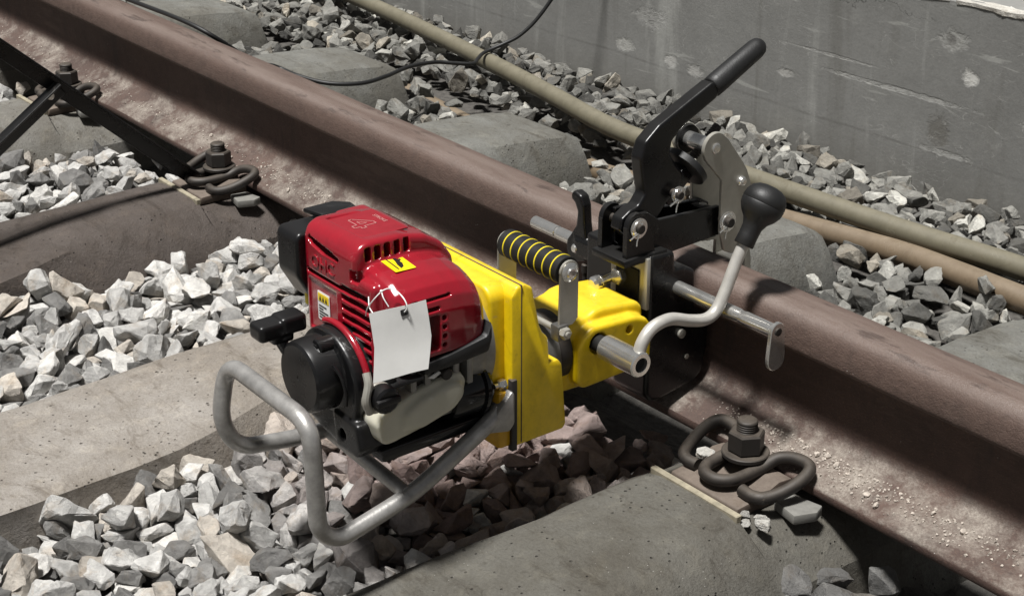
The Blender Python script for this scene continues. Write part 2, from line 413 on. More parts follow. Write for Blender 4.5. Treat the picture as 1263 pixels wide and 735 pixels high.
def m_rail():
    m = Mat('rusty_rail'); x, y, z = m.xyz(); nx, ny, nz = m.nrm()
    a = m.noise(8, 9, .72); b = m.noise(60, 9, .75); f = m.noise(380, 4, .75); st = m.noise(26, 7, .7, (.16,1,1), .3)
    c = m.mix(m.mr(a, .35, .65), (.046,.026,.020), (.082,.048,.037)); c = m.mix(m.mr(b, .5, .7, 0, .75), c, (.05,.031,.025))
    c = m.mix(m.mr(st, .54, .64, 0, .5), c, (.115,.076,.060)); c = m.mix(m.mr(f, .55, .68, 0, .5), c, (.15,.088,.062)); c = m.mix(m.mr(m.noise(22, 6, .7, (1,1,.2), .3, 19.), .56, .66, 0, .6), c, (.035,.024,.020))
    c = m.mix(m.math('MULTIPLY', m.mr(z, .126, .134), m.mr(b, .3, .6, .9, .35)), c, (.118,.078,.062))       # lighter rust on the head, its lit side painted in too
    # head: scaly upper faces, a paler worn band with streaks along the middle
    up = m.mr(nz, .2, .9, 0, 1, True); top_ = m.mr(z, .145, .16)
    head = m.math('MULTIPLY', up, top_); band = m.math('MULTIPLY', head, m.mr(m.math('ABSOLUTE', m.math('ADD', y, .008)), .012, .027, 1, .15, True))
    c = m.mix(m.math('MULTIPLY', head, m.mr(m.noise(24, 6, .7, (.3,1,1), .3, 4.), .35, .62, .15, .75)), c, (.112,.078,.063))
    c = m.mix(m.math('MULTIPLY', band, m.mr(m.noise(40, 5, .65, (.1,1,1), .2, 6.), .36, .6, .2, .85)), c, (.175,.135,.115))
    c = m.mix(m.math('MULTIPLY', head, m.mr(m.noise(60, 6, .7, (.2,1,1), .4, 8.), .56, .64, 0, .85)), c, (.065,.045,.037))
    # sandy dust lying on the foot
    foot = m.math('MULTIPLY', m.mr(z, .075, .035, 0, 1, True), m.mr(nz, .25, .7))
    d1 = m.math('ADD', m.math('MULTIPLY', m.noise(13, 6, .7), .8), m.math('MULTIPLY', b, .35))
    dust = m.math('MULTIPLY', foot, m.mr(d1, .52, .72, .04, .95)); dcol = m.mix(m.mr(f, .35, .65), (.19,.160,.132), (.37,.33,.285))
    c = m.mix(dust, c, dcol)
    # white flecks and pits
    fl = m.math('MULTIPLY', m.mr(m.vor(95), .075, .045), m.mr(m.noise(21, 3, .6, None, 0, 13.), .6, .66)); c = m.mix(fl, c, (.55,.52,.48))
    h = m.math('ADD', m.math('MULTIPLY', f, .7), m.math('ADD', b, m.math('MULTIPLY', dust, .8)))
    ro = m.mr(m.math('SUBTRACT', m.math('MULTIPLY', band, .45), m.math('MULTIPLY', b, .25)), -.2, .3, .78, .40)
    return m.set(c, ro, 0., m.bump(h, .7, .0022), Specular_IOR_Level=.55)
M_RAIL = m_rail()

def m_stone(name, merged):
    m = Mat(name, 'Position' if merged else 'Object')
    s_ = 1. if merged else .024
    base = m.attr('tint') if merged else m.ocol()
    mid = m.noise(55*s_, 5, .7); f = m.noise(300*s_, 8, .82); v = m.noise(38*s_, 3, .6, (1,1,3.), 1.2, 3.)
    c = m.mix(m.mr(mid, .34, .66), m.mix(1., base, (.70,.69,.68), 'MULTIPLY'), m.mix(1., base, (1.28,1.27,1.25), 'MULTIPLY'))
    c = m.mix(m.mr(m.noise(30*s_, 5, .7, None, .8, 21.), .54, .68, 0, .7), c, m.mix(1., c, (.86,.74,.61), 'MULTIPLY'))      # rusty, muddy patches
    c = m.mix(m.mr(v, .6, .68, 0, .45), c, m.mix(1., base, (1.5,1.48,1.42), 'MULTIPLY'))     # veins
    c = m.mix(m.mr(f, .28, .44, .6, 0), c, m.mix(1., base, (.42,.4,.39), 'MULTIPLY'))
    n = m.nrm()[2]; c = m.mix(m.mr(n, .5, 1., 0, .22), c, m.mix(1., base, (1.28,1.25,1.2), 'MULTIPLY'))   # upward faces painted lighter, as if lit from above
    h = m.math('ADD', mid, m.math('MULTIPLY', f, .9))
    return m.set(c, .88, 0., m.bump(h, .9, .0055))
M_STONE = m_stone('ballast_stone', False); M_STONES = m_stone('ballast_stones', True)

def m_ground():
    m = Mat('ballast_fines'); a = m.noise(60, 5, .7); v = m.vor(45)
    c = m.mix(m.mr(a, .3, .7), (.05,.046,.042), (.12,.112,.1)); return m.set(c, .95, 0., m.bump(m.math('ADD', v, a), .9, .012))
M_GROUND = m_ground()

def m_plain(name, col, rough, metal=0., var=.12, nscale=60, bump=.0, bdist=.0006, **kw):
    m = Mat(name); n = m.noise(nscale, 5, .65); d = tuple(x*(1-var) for x in col); l_ = tuple(min(1, x*(1+var)) for x in col)
    c = m.mix(m.mr(n, .3, .7), d, l_)
    nm = m.bump(m.noise(nscale*6, 3, .6), bump, bdist) if bump else None
    return m.set(c, m.mr(m.noise(nscale*.6, 4, .6, None, 0, 5.), .3, .7, max(.02, rough-.05), rough+.07), metal, nm, **kw)
def m_dusty(name, col, rough, dust=(.33,.30,.26), amount=.5, metal=0., chips=0., **kw):
    """painted part with a film of dust settled on its upward faces"""
    m = Mat(name); n = m.noise(35, 5, .7); f = m.noise(400, 3, .7)
    k = m.math('MULTIPLY', m.mr(m.nrm()[2], .2, 1., 0, 1), m.mr(m.math('ADD', n, m.math('MULTIPLY', f, .4)), .45, 1., .1, amount))
    c = m.mix(k, m.mix(m.mr(n, .3, .7), tuple(x*.85 for x in col), tuple(min(1, x*1.12) for x in col)), dust)
    if chips: c = m.mix(m.mr(m.noise(70, 8, .75, None, .4, 61.), .665, .68, 0, chips), c, (.045,.038,.03)); c = m.mix(m.mr(m.noise(55, 8, .75, (1,1,.4), .4, 67.), .60, .72, 0, .55), c, m.mix(1., c, (.45,.36,.3), 'MULTIPLY'))
    gr = m.mr(m.noise(26, 7, .75, None, .6, 41.), .55, .68, 0, .5); c = m.mix(gr, c, m.mix(1., c, (.62,.58,.52), 'MULTIPLY'))
    sx = m.math('ABSOLUTE', m.math('SUBTRACT', m.noise(30, 2, .5, (1,.5,1), 1.2, 51.), .5)); c = m.mix(m.math('MULTIPLY', m.mr(sx, 0, .006, .5, 0), m.mr(m.noise(18, 2, .5, None, 0, 57.), .55, .62)), c, dust)
    r = m.math('ADD', m.math('ADD', m.mr(m.noise(20, 4, .6, None, 0, 3.), .3, .7, rough-.04, rough+.08), m.math('MULTIPLY', gr, .25)), m.math('MULTIPLY', k, .45))
    return m.set(c, r, metal, m.bump(f, .06, .0006), **kw)
M_RED = m_dusty('red_gloss_plastic', (.27,.004,.014), .16, (.40,.10,.10), .07, Coat_Weight=1., Coat_Roughness=.05)
M_BLACKP = m_dusty('black_plastic', (.0045,.0045,.005), .27, (.09,.085,.08), .07)
M_BLACKG = m_dusty('black_paint', (.0045,.0045,.005), .26, (.10,.095,.085), .09)
M_PAD = m_plain('grey_pad', (.17,.165,.15), .8, 0, .2, 60, .3)
M_BLACKR = m_plain('black_rubber', (.011,.011,.011), .52, 0, .2, 90, .25, .0008)
M_DARK = m_plain('dark_cavity', (.006,.006,.006), .8)
M_YELLOW = m_dusty('yellow_enamel', (.76,.53,.006), .36, (.50,.38,.12), .22, chips=.85, Coat_Weight=.1)
M_YLINE = m_plain('yellow_line', (.75,.6,.02), .5)
M_CHROME = m_plain('chrome', (.78,.77,.74), .2, .88, .08, 40)
M_DSTEEL = m_plain('dark_steel', (.16,.155,.145), .35, .6, .2, 40)
M_STEEL = m_plain('zinc_plate_steel', (.40,.385,.34), .38, .45, .16, 30, .12)
M_TUBE = m_plain('silver_grey_paint', (.36,.35,.335), .34, .5, .25, 60, .35)
M_CRANK = m_plain('satin_crank', (.55,.53,.49), .36, .4, .12, 45, .1)
M_ALU = m_plain('cast_aluminium', (.30,.295,.28), .5, .7, .2, 60, .25)
M_TANK = m_plain('cloudy_plastic', (.56,.54,.44), .34, 0, .10, 18, Subsurface_Weight=.3, Subsurface_Radius=(.02,.018,.012), Subsurface_Scale=.6)
M_PAPER = m_plain('card', (.68,.675,.65), .75, 0, .05, 30, .08)
M_WHITE = m_plain('white_print', (.8,.8,.78), .5, 0, .03)
M_STICKY = m_plain('yellow_sticker', (.85,.62,.01), .35, 0, .03)
M_INK = m_plain('black_print', (.01,.01,.01), .5)
M_PINK = m_plain('pale_print', (.55,.24,.23), .4, 0, .05)
M_REDM = m_plain('red_matt_panel', (.24,.012,.02), .42, 0, .12)
M_IRON = m_dusty('oily_black_iron', (.020,.017,.015), .5, (.16,.13,.10), .5, metal=.1)
M_IRONR = m_dusty('rusty_iron', (.075,.055,.042), .6, (.24,.20,.165), .6)
M_SHIM = m_plain('cream_shim', (.27,.24,.175), .85, 0, .3, 80, .3)
M_PIPE1 = m_dusty('olive_pipe', (.125,.112,.076), .55, (.22,.20,.15), .45)
M_PIPE2 = m_dusty('tan_pipe', (.150,.110,.070), .5, (.235,.195,.145), .5)
M_CABLE = m_plain('black_cable', (.012,.012,.012), .5)
M_GRIT = m_plain('sand_grit', (.42,.37,.32), .95, 0, .35, 200)
M_GLOSS = m_plain('gloss_black_gearcase', (.008,.008,.009), .12, 0, .2)
# ------------------------------------------------------------------ the setting
def ground():
    bm = fresh(); xs = [-30,-10,-5]+[-3.6+.06*i for i in range(78)]+[3,8,20]; ys = [-30,-8,-3]+[-1.3+.06*i for i in range(41)]+[1.4,3,8,30]
    def h(x, y):
        z = -.118 if y < .02 else (-.150 if y < .64 else -.134)
        return z + .008*noise.noise(Vector((x*9, y*9, 0)))
    V = [[bm.verts.new((x, y, h(x, y))) for y in ys] for x in xs]
    for i in range(len(xs)-1):
        for j in range(len(ys)-1): bm.faces.new((V[i][j], V[i+1][j], V[i+1][j+1], V[i][j+1]))
    return tag(obj('track_bed', bm, M_GROUND, smooth=60), kind='structure')
BED = ground()

# ---- ballast stones
SM = []
for k in range(24):
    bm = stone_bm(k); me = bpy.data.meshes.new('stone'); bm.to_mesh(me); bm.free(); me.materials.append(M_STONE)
    me.polygons.foreach_set('use_smooth', [True]*len(me.polygons)); me.set_sharp_from_angle(angle=R(13)); SM.append(me)
rs = random.Random(11)
def stone_tint(x, y):
    g = rs.random()
    if g < .52: v = rs.uniform(.42, .66); c = (v, v*.99, v*.965)
    elif g < .80: v = rs.uniform(.15, .30); c = (v, v*.985, v*.96)
    elif g < .93: v = rs.uniform(.42, .60); c = (v, v*.92, v*.82)
    else: v = rs.uniform(.60, .75); c = (v, v*.985, v*.95)
    if y > .1:                                       # outside the track: darker, greyish stone, less so towards larger x
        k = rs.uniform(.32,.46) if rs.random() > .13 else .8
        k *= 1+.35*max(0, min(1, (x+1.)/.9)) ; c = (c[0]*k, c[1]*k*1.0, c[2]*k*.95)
    else:
        d = math.exp(-((x+.28)/.22)**2)*max(0, min(1, (y+.52)/.16))   # rust and oil stain, plus the machine's shadow painted into the colour
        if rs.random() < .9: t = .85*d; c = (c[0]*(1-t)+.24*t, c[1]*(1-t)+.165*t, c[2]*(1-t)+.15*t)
        if x < -1.15: c = tuple(a*.86 for a in c)
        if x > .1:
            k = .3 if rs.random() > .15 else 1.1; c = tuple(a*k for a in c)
    return (*c, 1)
mb_v, mb_f, mb_c, off = [], [], [], 0
geo = []
for me in SM:
    v = np.empty(len(me.vertices)*3); me.vertices.foreach_get('co', v); geo.append((v.reshape(-1,3), np.array([p.vertices[:] for p in me.polygons])))
for i, (l, q, s, k) in enumerate(STONES):
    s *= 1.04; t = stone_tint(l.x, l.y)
    if i < 300:
        o = bpy.data.objects.new('stone', SM[k]); COL.objects.link(o); o.parent = BED
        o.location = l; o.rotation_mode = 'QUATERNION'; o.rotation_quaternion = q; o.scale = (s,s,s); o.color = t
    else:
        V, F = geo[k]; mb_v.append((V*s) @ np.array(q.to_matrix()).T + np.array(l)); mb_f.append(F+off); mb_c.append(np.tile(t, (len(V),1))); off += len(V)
mb_v = np.concatenate(mb_v); mb_f = np.concatenate(mb_f); mb_c = np.concatenate(mb_c)
me = bpy.data.meshes.new('ballast'); me.from_pydata(mb_v.tolist(), [], mb_f.tolist())
at = me.attributes.new('tint', 'FLOAT_COLOR', 'POINT'); at.data.foreach_set('color', mb_c.ravel().astype('f4'))
me.update()
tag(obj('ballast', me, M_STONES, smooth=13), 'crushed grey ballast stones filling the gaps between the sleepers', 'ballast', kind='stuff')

# ---- wall
def wall():
    r = root('concrete_wall', (-1, 1.04, -.2), 'long low grey scuffed concrete wall with a chipped top edge behind the pipes', 'wall')
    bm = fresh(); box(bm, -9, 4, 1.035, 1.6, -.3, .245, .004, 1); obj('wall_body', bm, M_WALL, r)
    bm = fresh(); b = random.Random(4)                         # broken pale lumps along the top arris
    x = -1.3
    while x < 1.2:
        L = b.uniform(.02, .07); d = b.uniform(.004, .010)
        box(bm, x, x+L, 1.0335, 1.06, .2435-d, .2465, .002, 1); x += L*.8+b.uniform(-.01,.03)
    bmesh.ops.subdivide_edges(bm, edges=bm.edges[:], cuts=2, use_grid_fill=True)
    for v in bm.verts: v.co += Vector((.006*noise.noise(v.co*60+Vector((9,0,0))), .0012*noise.noise(v.co*90), .0035*noise.noise(v.co*70+Vector((3,0,0)))))
    obj('chipped_edge', bm, M_SPALL, r, smooth=0)
wall()

# ---- sleepers
def sleeper_mesh():
    # stations along Y: (y, top z, half width of top, half width and drop of the rounded shoulder, half width at base)
    st = [(-1.55,-.035,.112,.120,.05,.150),(-.95,-.035,.112,.120,.05,.150),(-.72,-.034,.112,.120,.05,.151),(-.60,-.031,.111,.121,.05,.152),(-.54,-.028,.109,.122,.052,.154),(-.48,-.021,.102,.123,.056,.157),(-.43,-.014,.092,.125,.06,.16),(-.37,-.007,.079,.127,.062,.163),(-.30,-.002,.070,.129,.062,.166),(-.20,.002,.066,.130,.062,.168),(-.172,.002,.065,.130,.062,.169),
          (-.166,-.012,.070,.131,.050,.169),(0,-.012,.070,.131,.050,.169),(.166,-.012,.070,.131,.050,.169),(.172,.0,.066,.130,.060,.169),(.25,-.002,.068,.130,.060,.169),(.34,-.006,.086,.131,.060,.169),(.40,-.010,.092,.133,.062,.169),(.50,-.017,.095,.135,.064,.168),(.560,-.025,.092,.133,.066,.166),(.600,-.045,.082,.126,.066,.162),(.622,-.085,.060,.112,.06,.156),(.632,-.135,.05,.10,.06,.150),(.64,-.25,.04,.08,.005,.14)]
    bm = fresh(); rows = []
    for y, z, a, mx, mz, b in st:
        zb = -.26; c = .012
        h_ = [(-b,zb),(-(mx*.45+b*.55),(z-mz)*.45+zb*.55),(-mx,z-mz),(-(a*.48+mx*.52),z-mz*.42),(-a-.004,z-.0055),(-a+c,z-.0008),(-a*.35,z+.001)]
        rows.append([bm.verts.new((px, y, pz)) for px, pz in h_+[(-px, pz) for px, pz in h_[::-1]]])
    for A, B in zip(rows[:-1], rows[1:]):
        for i in range(len(A)-1): bm.faces.new((A[i], A[i+1], B[i+1], B[i]))
    bm.faces.new(rows[0]); bm.faces.new(rows[-1][::-1]); bmesh.ops.recalc_face_normals(bm, faces=bm.faces[:])
    bmesh.ops.subdivide_edges(bm, edges=[e for e in bm.edges if e.calc_length() > .05], cuts=2, use_grid_fill=True)
    for v in bm.verts:
        p = v.co*14; v.co += Vector((noise.noise(p), noise.noise(p+Vector((9,0,0)))*.4, noise.noise(p+Vector((0,7,0)))*.5))*.0024
    me = bpy.data.meshes.new('concrete_sleeper'); bm.to_mesh(me); bm.free(); me.materials.append(M_SLEEPER)
    me.polygons.foreach_set('use_smooth', [True]*len(me.polygons)); me.set_sharp_from_angle(angle=R(32)); return me
SLM = sleeper_mesh()
for k, col_, lab in ((-4,(.15,.14,.12),'farthest concrete sleeper, only its grey far end showing past the rail at upper left'),
                     (-3,(.18,.173,.155),'grey concrete sleeper at upper left crossed by the black stand bars'),
                     (-2,(.088,.072,.063),'dark brown concrete sleeper the black stand bar comes down on'),
                     (-1,(.315,.29,.262),'pale beige pitted concrete sleeper left of the engine'),
                     (0,(.118,.112,.096),'large olive grey concrete sleeper in the foreground under the nearest rail clip')):
    o = bpy.data.objects.new('concrete_sleeper', SLM); COL.objects.link(o); o.location = (k*.6, 0, 0); o.color = (*col_, 1)
    tag(o, lab, 'sleeper', 'concrete sleepers under the rail')

# ---- rail
def rail():
    half = [(0,176),(9,175.7),(16,175),(22,173.4),(27,170.6),(31,166.2),(33.8,160),(35.4,152),(36.3,143),(36.5,137),(36.2,133.5),(34,130.6),(14,123),(10.5,117),(9,108),(8.25,95),(8.25,62),(9.2,50),(12.5,40),(19,33),(30,28),(58,18.5),(70,14),(74,11.5),(75,8.5),(75,2.5),(73.5,.5)]
    prof = [(y/1000, z/1000) for y, z in half]; prof = prof+[(-y, z) for y, z in prof[:0:-1]]
    xs = [-9,-6]+[-4+.05*i for i in range(100)]+[1.5,2.5,4]
    bm = fresh(); rows = [[bm.verts.new((x, y+.0006*noise.noise(Vector((x*6,y*40,z*40))), z+.0004*noise.noise(Vector((x*5,y*50,3)))) ) for y, z in prof] for x in xs]
    n = len(prof)
    for A, B in zip(rows[:-1], rows[1:]):
        for i in range(n): bm.faces.new((A[i], A[(i+1)%n], B[(i+1)%n], B[i]))
    bm.faces.new(rows[0]); bm.faces.new(rows[-1][::-1]); bmesh.ops.recalc_face_normals(bm, faces=bm.faces[:])
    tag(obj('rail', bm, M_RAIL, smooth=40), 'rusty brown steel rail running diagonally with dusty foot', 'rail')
rail()
# grit lying on the rail foot
def grit():
    b = random.Random(21); bm = fresh()
    for c, n, sx in ((.02,260,.10),(.14,200,.09),(-1.05,180,.14),(-1.5,160,.2),(.3,120,.1),(-2.0,70,.2)):
        for i in range(n):
            x = b.gauss(c, sx); y = -.03-abs(b.gauss(.012,.016))
            if y < -.07 or -.26 < x < -.10: continue
            z = .0283-(abs(y)-.03)*.34; s = b.choice((.0009,.0012,.0016,.0022)) * (2.2 if b.random() < .03 else 1)
            m_ = Matrix.Translation((x, y, z+s*.3)) @ Quaternion((b.random(),b.random(),b.random(),b.random())).normalized().to_matrix().to_4x4() @ Matrix.Diagonal((s, s*.8, s*.6, 1))
            bmesh.ops.create_icosphere(bm, subdivisions=1, radius=1, matrix=m_) if s > .003 else bmesh.ops.create_cone(bm, segments=4, radius1=1, radius2=.4, depth=1.4, cap_ends=True, matrix=m_)
    tag(obj('grit', bm, M_GRIT, smooth=0), 'fine sand and grit scattered along the rail foot', 'grit', kind='stuff')
grit()

# ---- rail fastenings
def fastening(x0, label, rot=0):
    r = root('rail_fastening', (x0, -.1, 0), label, 'rail fastening', 'rail clip fastenings along the near foot of the rail')
    X = lambda dx, y, z: (x0+dx, y, z)
    bm = fresh(); prism(bm, [(-.164,-.011),(-.078,-.011),(-.078,.011),(-.098,.013),(-.125,.004),(-.160,.002)], x0-.052, x0+.052, 'X', .0025); obj('gauge_plate', bm, M_IRONR, r)
    pts = [(-.034,-.137,.009),(-.050,-.138,.009),(-.062,-.131,.010),(-.070,-.113,.014),(-.074,-.092,.021),(-.072,-.075,.027),(-.062,-.068,.0295),(-.044,-.070,.029),(-.029,-.079,.025),(-.0235,-.096,.0175),(-.0225,-.118,.0155),(-.020,-.137,.015),(-.011,-.149,.015),(0,-.152,.015)]
    full = pts+[(-a,b_,c_) for a,b_,c_ in pts[-2::-1]]
    bm = fresh(); tube(bm, [X(*p) for p in crom(full, 5)], .0072, 12); obj('spring_clip', bm, M_IRON, r)
    bm = fresh(); lathe(bm, [(.013,0),(.0255,0),(.0265,.001),(.0265,.0045),(.0255,.0055),(.013,.0055)], X(0,-.0985,.0245), (0,0,1), 32); obj('washer', bm, M_IRON, r)
    bm = fresh(); hexa(bm, X(0,-.0985,.0302), X(0,-.0985,.0545), .0205, .002); nut = obj('nut', bm, M_IRON, r)
    pr_ = [(0,0),(.0118,0)]; z = .002
    while z < .0145: pr_ += [(.0118,z),(.0103,z+.0012),(.0118,z+.0024)]; z += .0026
    pr_ += [(.0112,.0165),(.0098,.0175),(0,.0175)]
    bm = fresh(); lathe(bm, pr_, X(0,-.0985,.0505), (0,0,1), 24); obj('bolt', bm, M_IRON, r, smooth=50)
    bm = fresh(); box(bm, x0-.068, x0+.066, -.1765, -.1685, -.004, .0055, .001, 1); obj('shim_strip', bm, M_SHIM, r)
    bm = fresh(); prism(bm, [(x0+.058,-.112),(x0+.094,-.119),(x0+.104,-.094),(x0+.098,-.079),(x0+.062,-.086)], -.013, -.001, 'Z', .002); obj('rubber_pad', bm, M_PAD, r)
    return r
fastening(0, 'nearest rail clip with black nut and curled spring rod on the foreground sleeper')
fastening(-.6, 'rail clip on the pale beige sleeper, hidden behind the red engine')
fastening(-1.2, 'rail clip with its bolt where the black stand bar ends')
fastening(-1.8, 'farthest rail clip with nut at upper left, partly behind the black bar')
# loose chips on the near fastening
cb = random.Random(3)
for i, (dx, y, s, lab) in enumerate(((.055,-.152,.010,'angular stone chip below the spring rod end on the foreground sleeper'),(.070,-.142,.009,'grey stone chip lying beside the rubber pad of the nearest clip'),(.083,-.153,.011,'pale stone chip at the edge of the foreground sleeper by the nearest clip'),(-.045,-.116,.012,'pale stone chip caught inside the left loop of the nearest clip'),(.066,-.163,.008,'small pale stone chip next to the cream shim strip'))):
    o = bpy.data.objects.new('stone_chip', SM[(i*5+2) % 24]); COL.objects.link(o); o.location = (dx, y, -.012+s*.62 if dx > 0 else .006+s*.6); o.scale = (s,s,s*.8); o.rotation_euler = (0,0,i*1.3); v = (.38,.52,.6,.6,.5)[i]; o.color = (v,v*.98,v*.92,1)
    tag(o, lab, 'stone chip', 'stone chips on the nearest fastening')

# ---- pipes and cable by the wall
bm = fresh(); tube(bm, crom(PU, 8), .0185, 20); tag(obj('pipe', bm, M_PIPE1, smooth=60), 'long olive plastic pipe along the foot of the concrete wall', 'pipe', 'pipes along the wall')
bm = fresh(); tube(bm, crom(PL, 8), .0205, 20); tag(obj('pipe', bm, M_PIPE2, smooth=60), 'tan orange pipe nearer the rail, passing the sleeper ends', 'pipe', 'pipes along the wall')
CB = [(-3.2,-.03,.182),(-2.3,.0,.181),(-1.763,.022,.181),(-1.55,.034,.178),(-1.49,.07,.15),(-1.56,.17,.08),(-1.639,.262,.036),(-1.585,.283,.025),(-1.528,.315,.018),(-1.505,.375,.013),(-1.525,.445,.010),(-1.575,.535,.003),(-1.603,.617,-.008),(-1.592,.66,-.015),(-1.583,.70,-.021),(-1.612,.735,-.023),(-1.655,.785,-.0265),(-1.648,.83,-.014),(-1.630,.86,.003),(-1.611,.89,.035),(-1.593,.92,.081),(-1.575,.945,.13),(-1.55,.98,.2),(-1.53,1.03,.251),(-1.5,1.2,.252)]
bm = fresh(); tube(bm, crom(CB, 8), .0042, 8); tag(obj('cable', bm, M_CABLE, smooth=60), 'thin black cable lying over the sleeper and pipe and up the wall', 'cable')

# ---- black stand at the left
def stand():
    r = root('folding_stand', (-1.21, -.13, -.01), 'black metal stand of crossed flat bars reaching in from the left edge', 'stand')
    def bar(a, b, wd, th):
        a = Vector(a); b = Vector(b); d = (b-a).normalized(); n = Vector((1,0,0)); u = d.cross(n)
        M_ = Matrix((d, n, u)).transposed().to_4x4(); M_.translation = (a+b)/2; L = (b-a).length
        bm = fresh(); box(bm, -L/2, L/2, -th/2, th/2, -wd/2, wd/2, .0015, 1, M_); box(bm, -L/2, L/2, -th/2+.001, th/2+.016, wd/2-.004, wd/2-.0005, .001, 1, M_); return bm
    d = Vector((0, -.291, .264)); a = Vector((-1.215, -.138, .012))
    obj('bar', bar(a, a+d*2.1, .025, .006), M_BLACKG, r)
    j = Vector((-1.215, -.366, .193)); e = Vector((0, -.083, -.057))
    obj('bar', bar(j+Vector((.008,.018,.012)), j+Vector((.008,0,0))+e*3.9, .025, .006), M_BLACKG, r)
    bm = fresh(); cyl(bm, (-1.208, -.368, .196), (-1.198, -.368, .196), .006, 16); obj('rivet', bm, M_CHROME, r)
stand()
# ------------------------------------------------------------------ the rail drilling machine
MR = root('rail_drilling_machine', (-.175, -.09, .0), 'petrol rail drill with red engine, yellow gear case and black clamp on the rail', 'rail drill')
XM, ZC = -.175, .186            # crank axis
def arc(cx, cy, r, a0, a1, n=8): return [(cx+r*math.cos(R(a0+(a1-a0)*i/n)), cy+r*math.sin(R(a0+(a1-a0)*i/n))) for i in range(n+1)]
def rrect(x0, x1, y0, y1, r, n=5):
    return arc(x1-r, y1-r, r, 0, 90, n)+arc(x0+r, y1-r, r, 90, 180, n)+arc(x0+r, y0+r, r, 180, 270, n)+arc(x1-r, y0+r, r, 270, 360, n)

# ---- engine: crankcase and what is bolted to it
bm = fresh(); box(bm, -.238, -.108, -.478, -.402, .128, .262, .012); lathe(bm, [(0,0),(.058,0),(.066,.012),(.068,.034),(.062,.052),(.05,.062),(0,.062)], (XM, -.408, ZC), (0,1,0), 40)
for i in range(5): box(bm, -.112, -.098, -.470+i*.017, -.463+i*.017, .165, .222, .0015, 1)
ENG = obj('engine', bm, M_ALU, MR)

def cover():
    s = fresh()
    # head cap: rounded block, top falling away to the back
    prism(s, [(-.497,.196),(-.497,.304),(-.493,.315),(-.482,.3205),(-.440,.3185),(-.412,.312),(-.392,.300),(-.380,.282),(-.376,.258),(-.376,.210)], -.246, -.150, 'X', .008, 3)
    # muffler side: lower shoulder reaching out to the right
    rows = []; lb = fresh()
    for y, tz, tx in ((-.488,.90,-.006),(-.4845,.965,-.002),(-.478,1.,0),(-.455,1.01,.001),(-.43,1.,.001),(-.412,.965,0),(-.398,.90,-.002),(-.388,.80,-.005),(-.382,.66,-.009),(-.379,.50,-.014)):
        pf = [(-.172,.213),(-.172,.297),(-.150,.2975),(-.130,.2955),(-.112,.2905),(-.100,.283),(-.0925,.272),(-.0895,.258),(-.0885,.235),(-.0895,.213)]
        rows.append([lb.verts.new((px+(tx if px > -.12 else 0), y, .213+(pz-.213)*tz)) for px, pz in pf])
    for A, B in zip(rows[:-1], rows[1:]):
        for i in range(len(A)): lb.faces.new((A[i], A[(i+1) % len(A)], B[(i+1) % len(A)], B[i]))
    lb.faces.new(rows[0]); lb.faces.new(rows[-1][::-1]); bmesh.ops.recalc_face_normals(lb, faces=lb.faces[:]); absorb(s, lb)
    # front corner column beside the grille, skirt over the fan ring, lugs
    box(s, -.170, -.120, -.496, -.470, .190, .288, .006, 3)
    box(s, -.150, -.104, -.494, -.462, .188, .206, .005, 2); box(s, -.114, -.100, -.499, -.484, .190, .203, .003, 2)
    box(s, -.263, -.226, -.452, -.412, .292, .3135, .006, 3)
    cs = fresh()
    def cut(*a, r=.0012): box(cs, *a, r, 2)
    for i in range(5): cut(-.162, -.13, -.4845+i*.0112, -.4775+i*.0112, .3005, .3150)               # slot row in the riser
    for i in range(8): cut(-.177, -.128, -.51, -.485, .1965+i*.0100, .2030+i*.0100)                 # grille on the front corner
    cut(-.241, -.150, -.51, -.488, .2655, .2700); cut(-.160, -.146, -.51, -.488, .281, .293)
    prism(cs, [(-.236,.3065),(-.237,.3020),(-.230,.2975),(-.207,.2930),(-.182,.2930),(-.178,.2975),(-.192,.3005),(-.215,.3035)], -.51, -.486, 'Y', .001, 1)
    cut(-.238, -.186, -.51, -.4950, .206, .2605, r=.0008)
    cut(-.10, -.08, -.478, -.440, .2605, .2645); cut(-.10, -.08, -.472, -.425, .2705, .2735)          # ribs above the tag
    for i in range(4): cut(-.10, -.08, -.4385, -.4335, .2205+i*.0095, .2255+i*.0095)
    cut(-.112, -.08, -.478, -.441, .219, .256)
    cut(-.232, -.166, -.478, -.422, .3172, .335, r=.0006)                                             # flat panel on top
    lathe(cs, [(0,0),(.007,0),(.007,.02),(0,.02)], (-.180, -.407, .302), (0,0,1), 20)
    return moulded('engine_cover', s, cs, .0010, 14)
cv = obj('engine_cover', cover(), M_RED, ENG, smooth=60)
# black inserts that paint in the shaded inside of the cover openings
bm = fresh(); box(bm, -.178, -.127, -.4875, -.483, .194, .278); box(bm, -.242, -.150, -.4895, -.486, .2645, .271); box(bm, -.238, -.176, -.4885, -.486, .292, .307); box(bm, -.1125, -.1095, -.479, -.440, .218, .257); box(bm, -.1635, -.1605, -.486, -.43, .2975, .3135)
obj('opening_shade', bm, M_DARK, ENG, smooth=0)
bm = fresh(); tube(bm, [(XM-.002+.0575*math.cos(R(a)), -.504, .175+.0575*math.sin(R(a))) for a in range(-5, 121, 9)], .0036, 10); obj('ring_lip', bm, M_RED, ENG, smooth=60)
bm = text_bm('OHC', .0195, .0009, basis((-.209, -.4972, .2815), (1,0,.02), (0,0,1))); obj('raised_lettering', bm, M_RED, ENG, smooth=0)
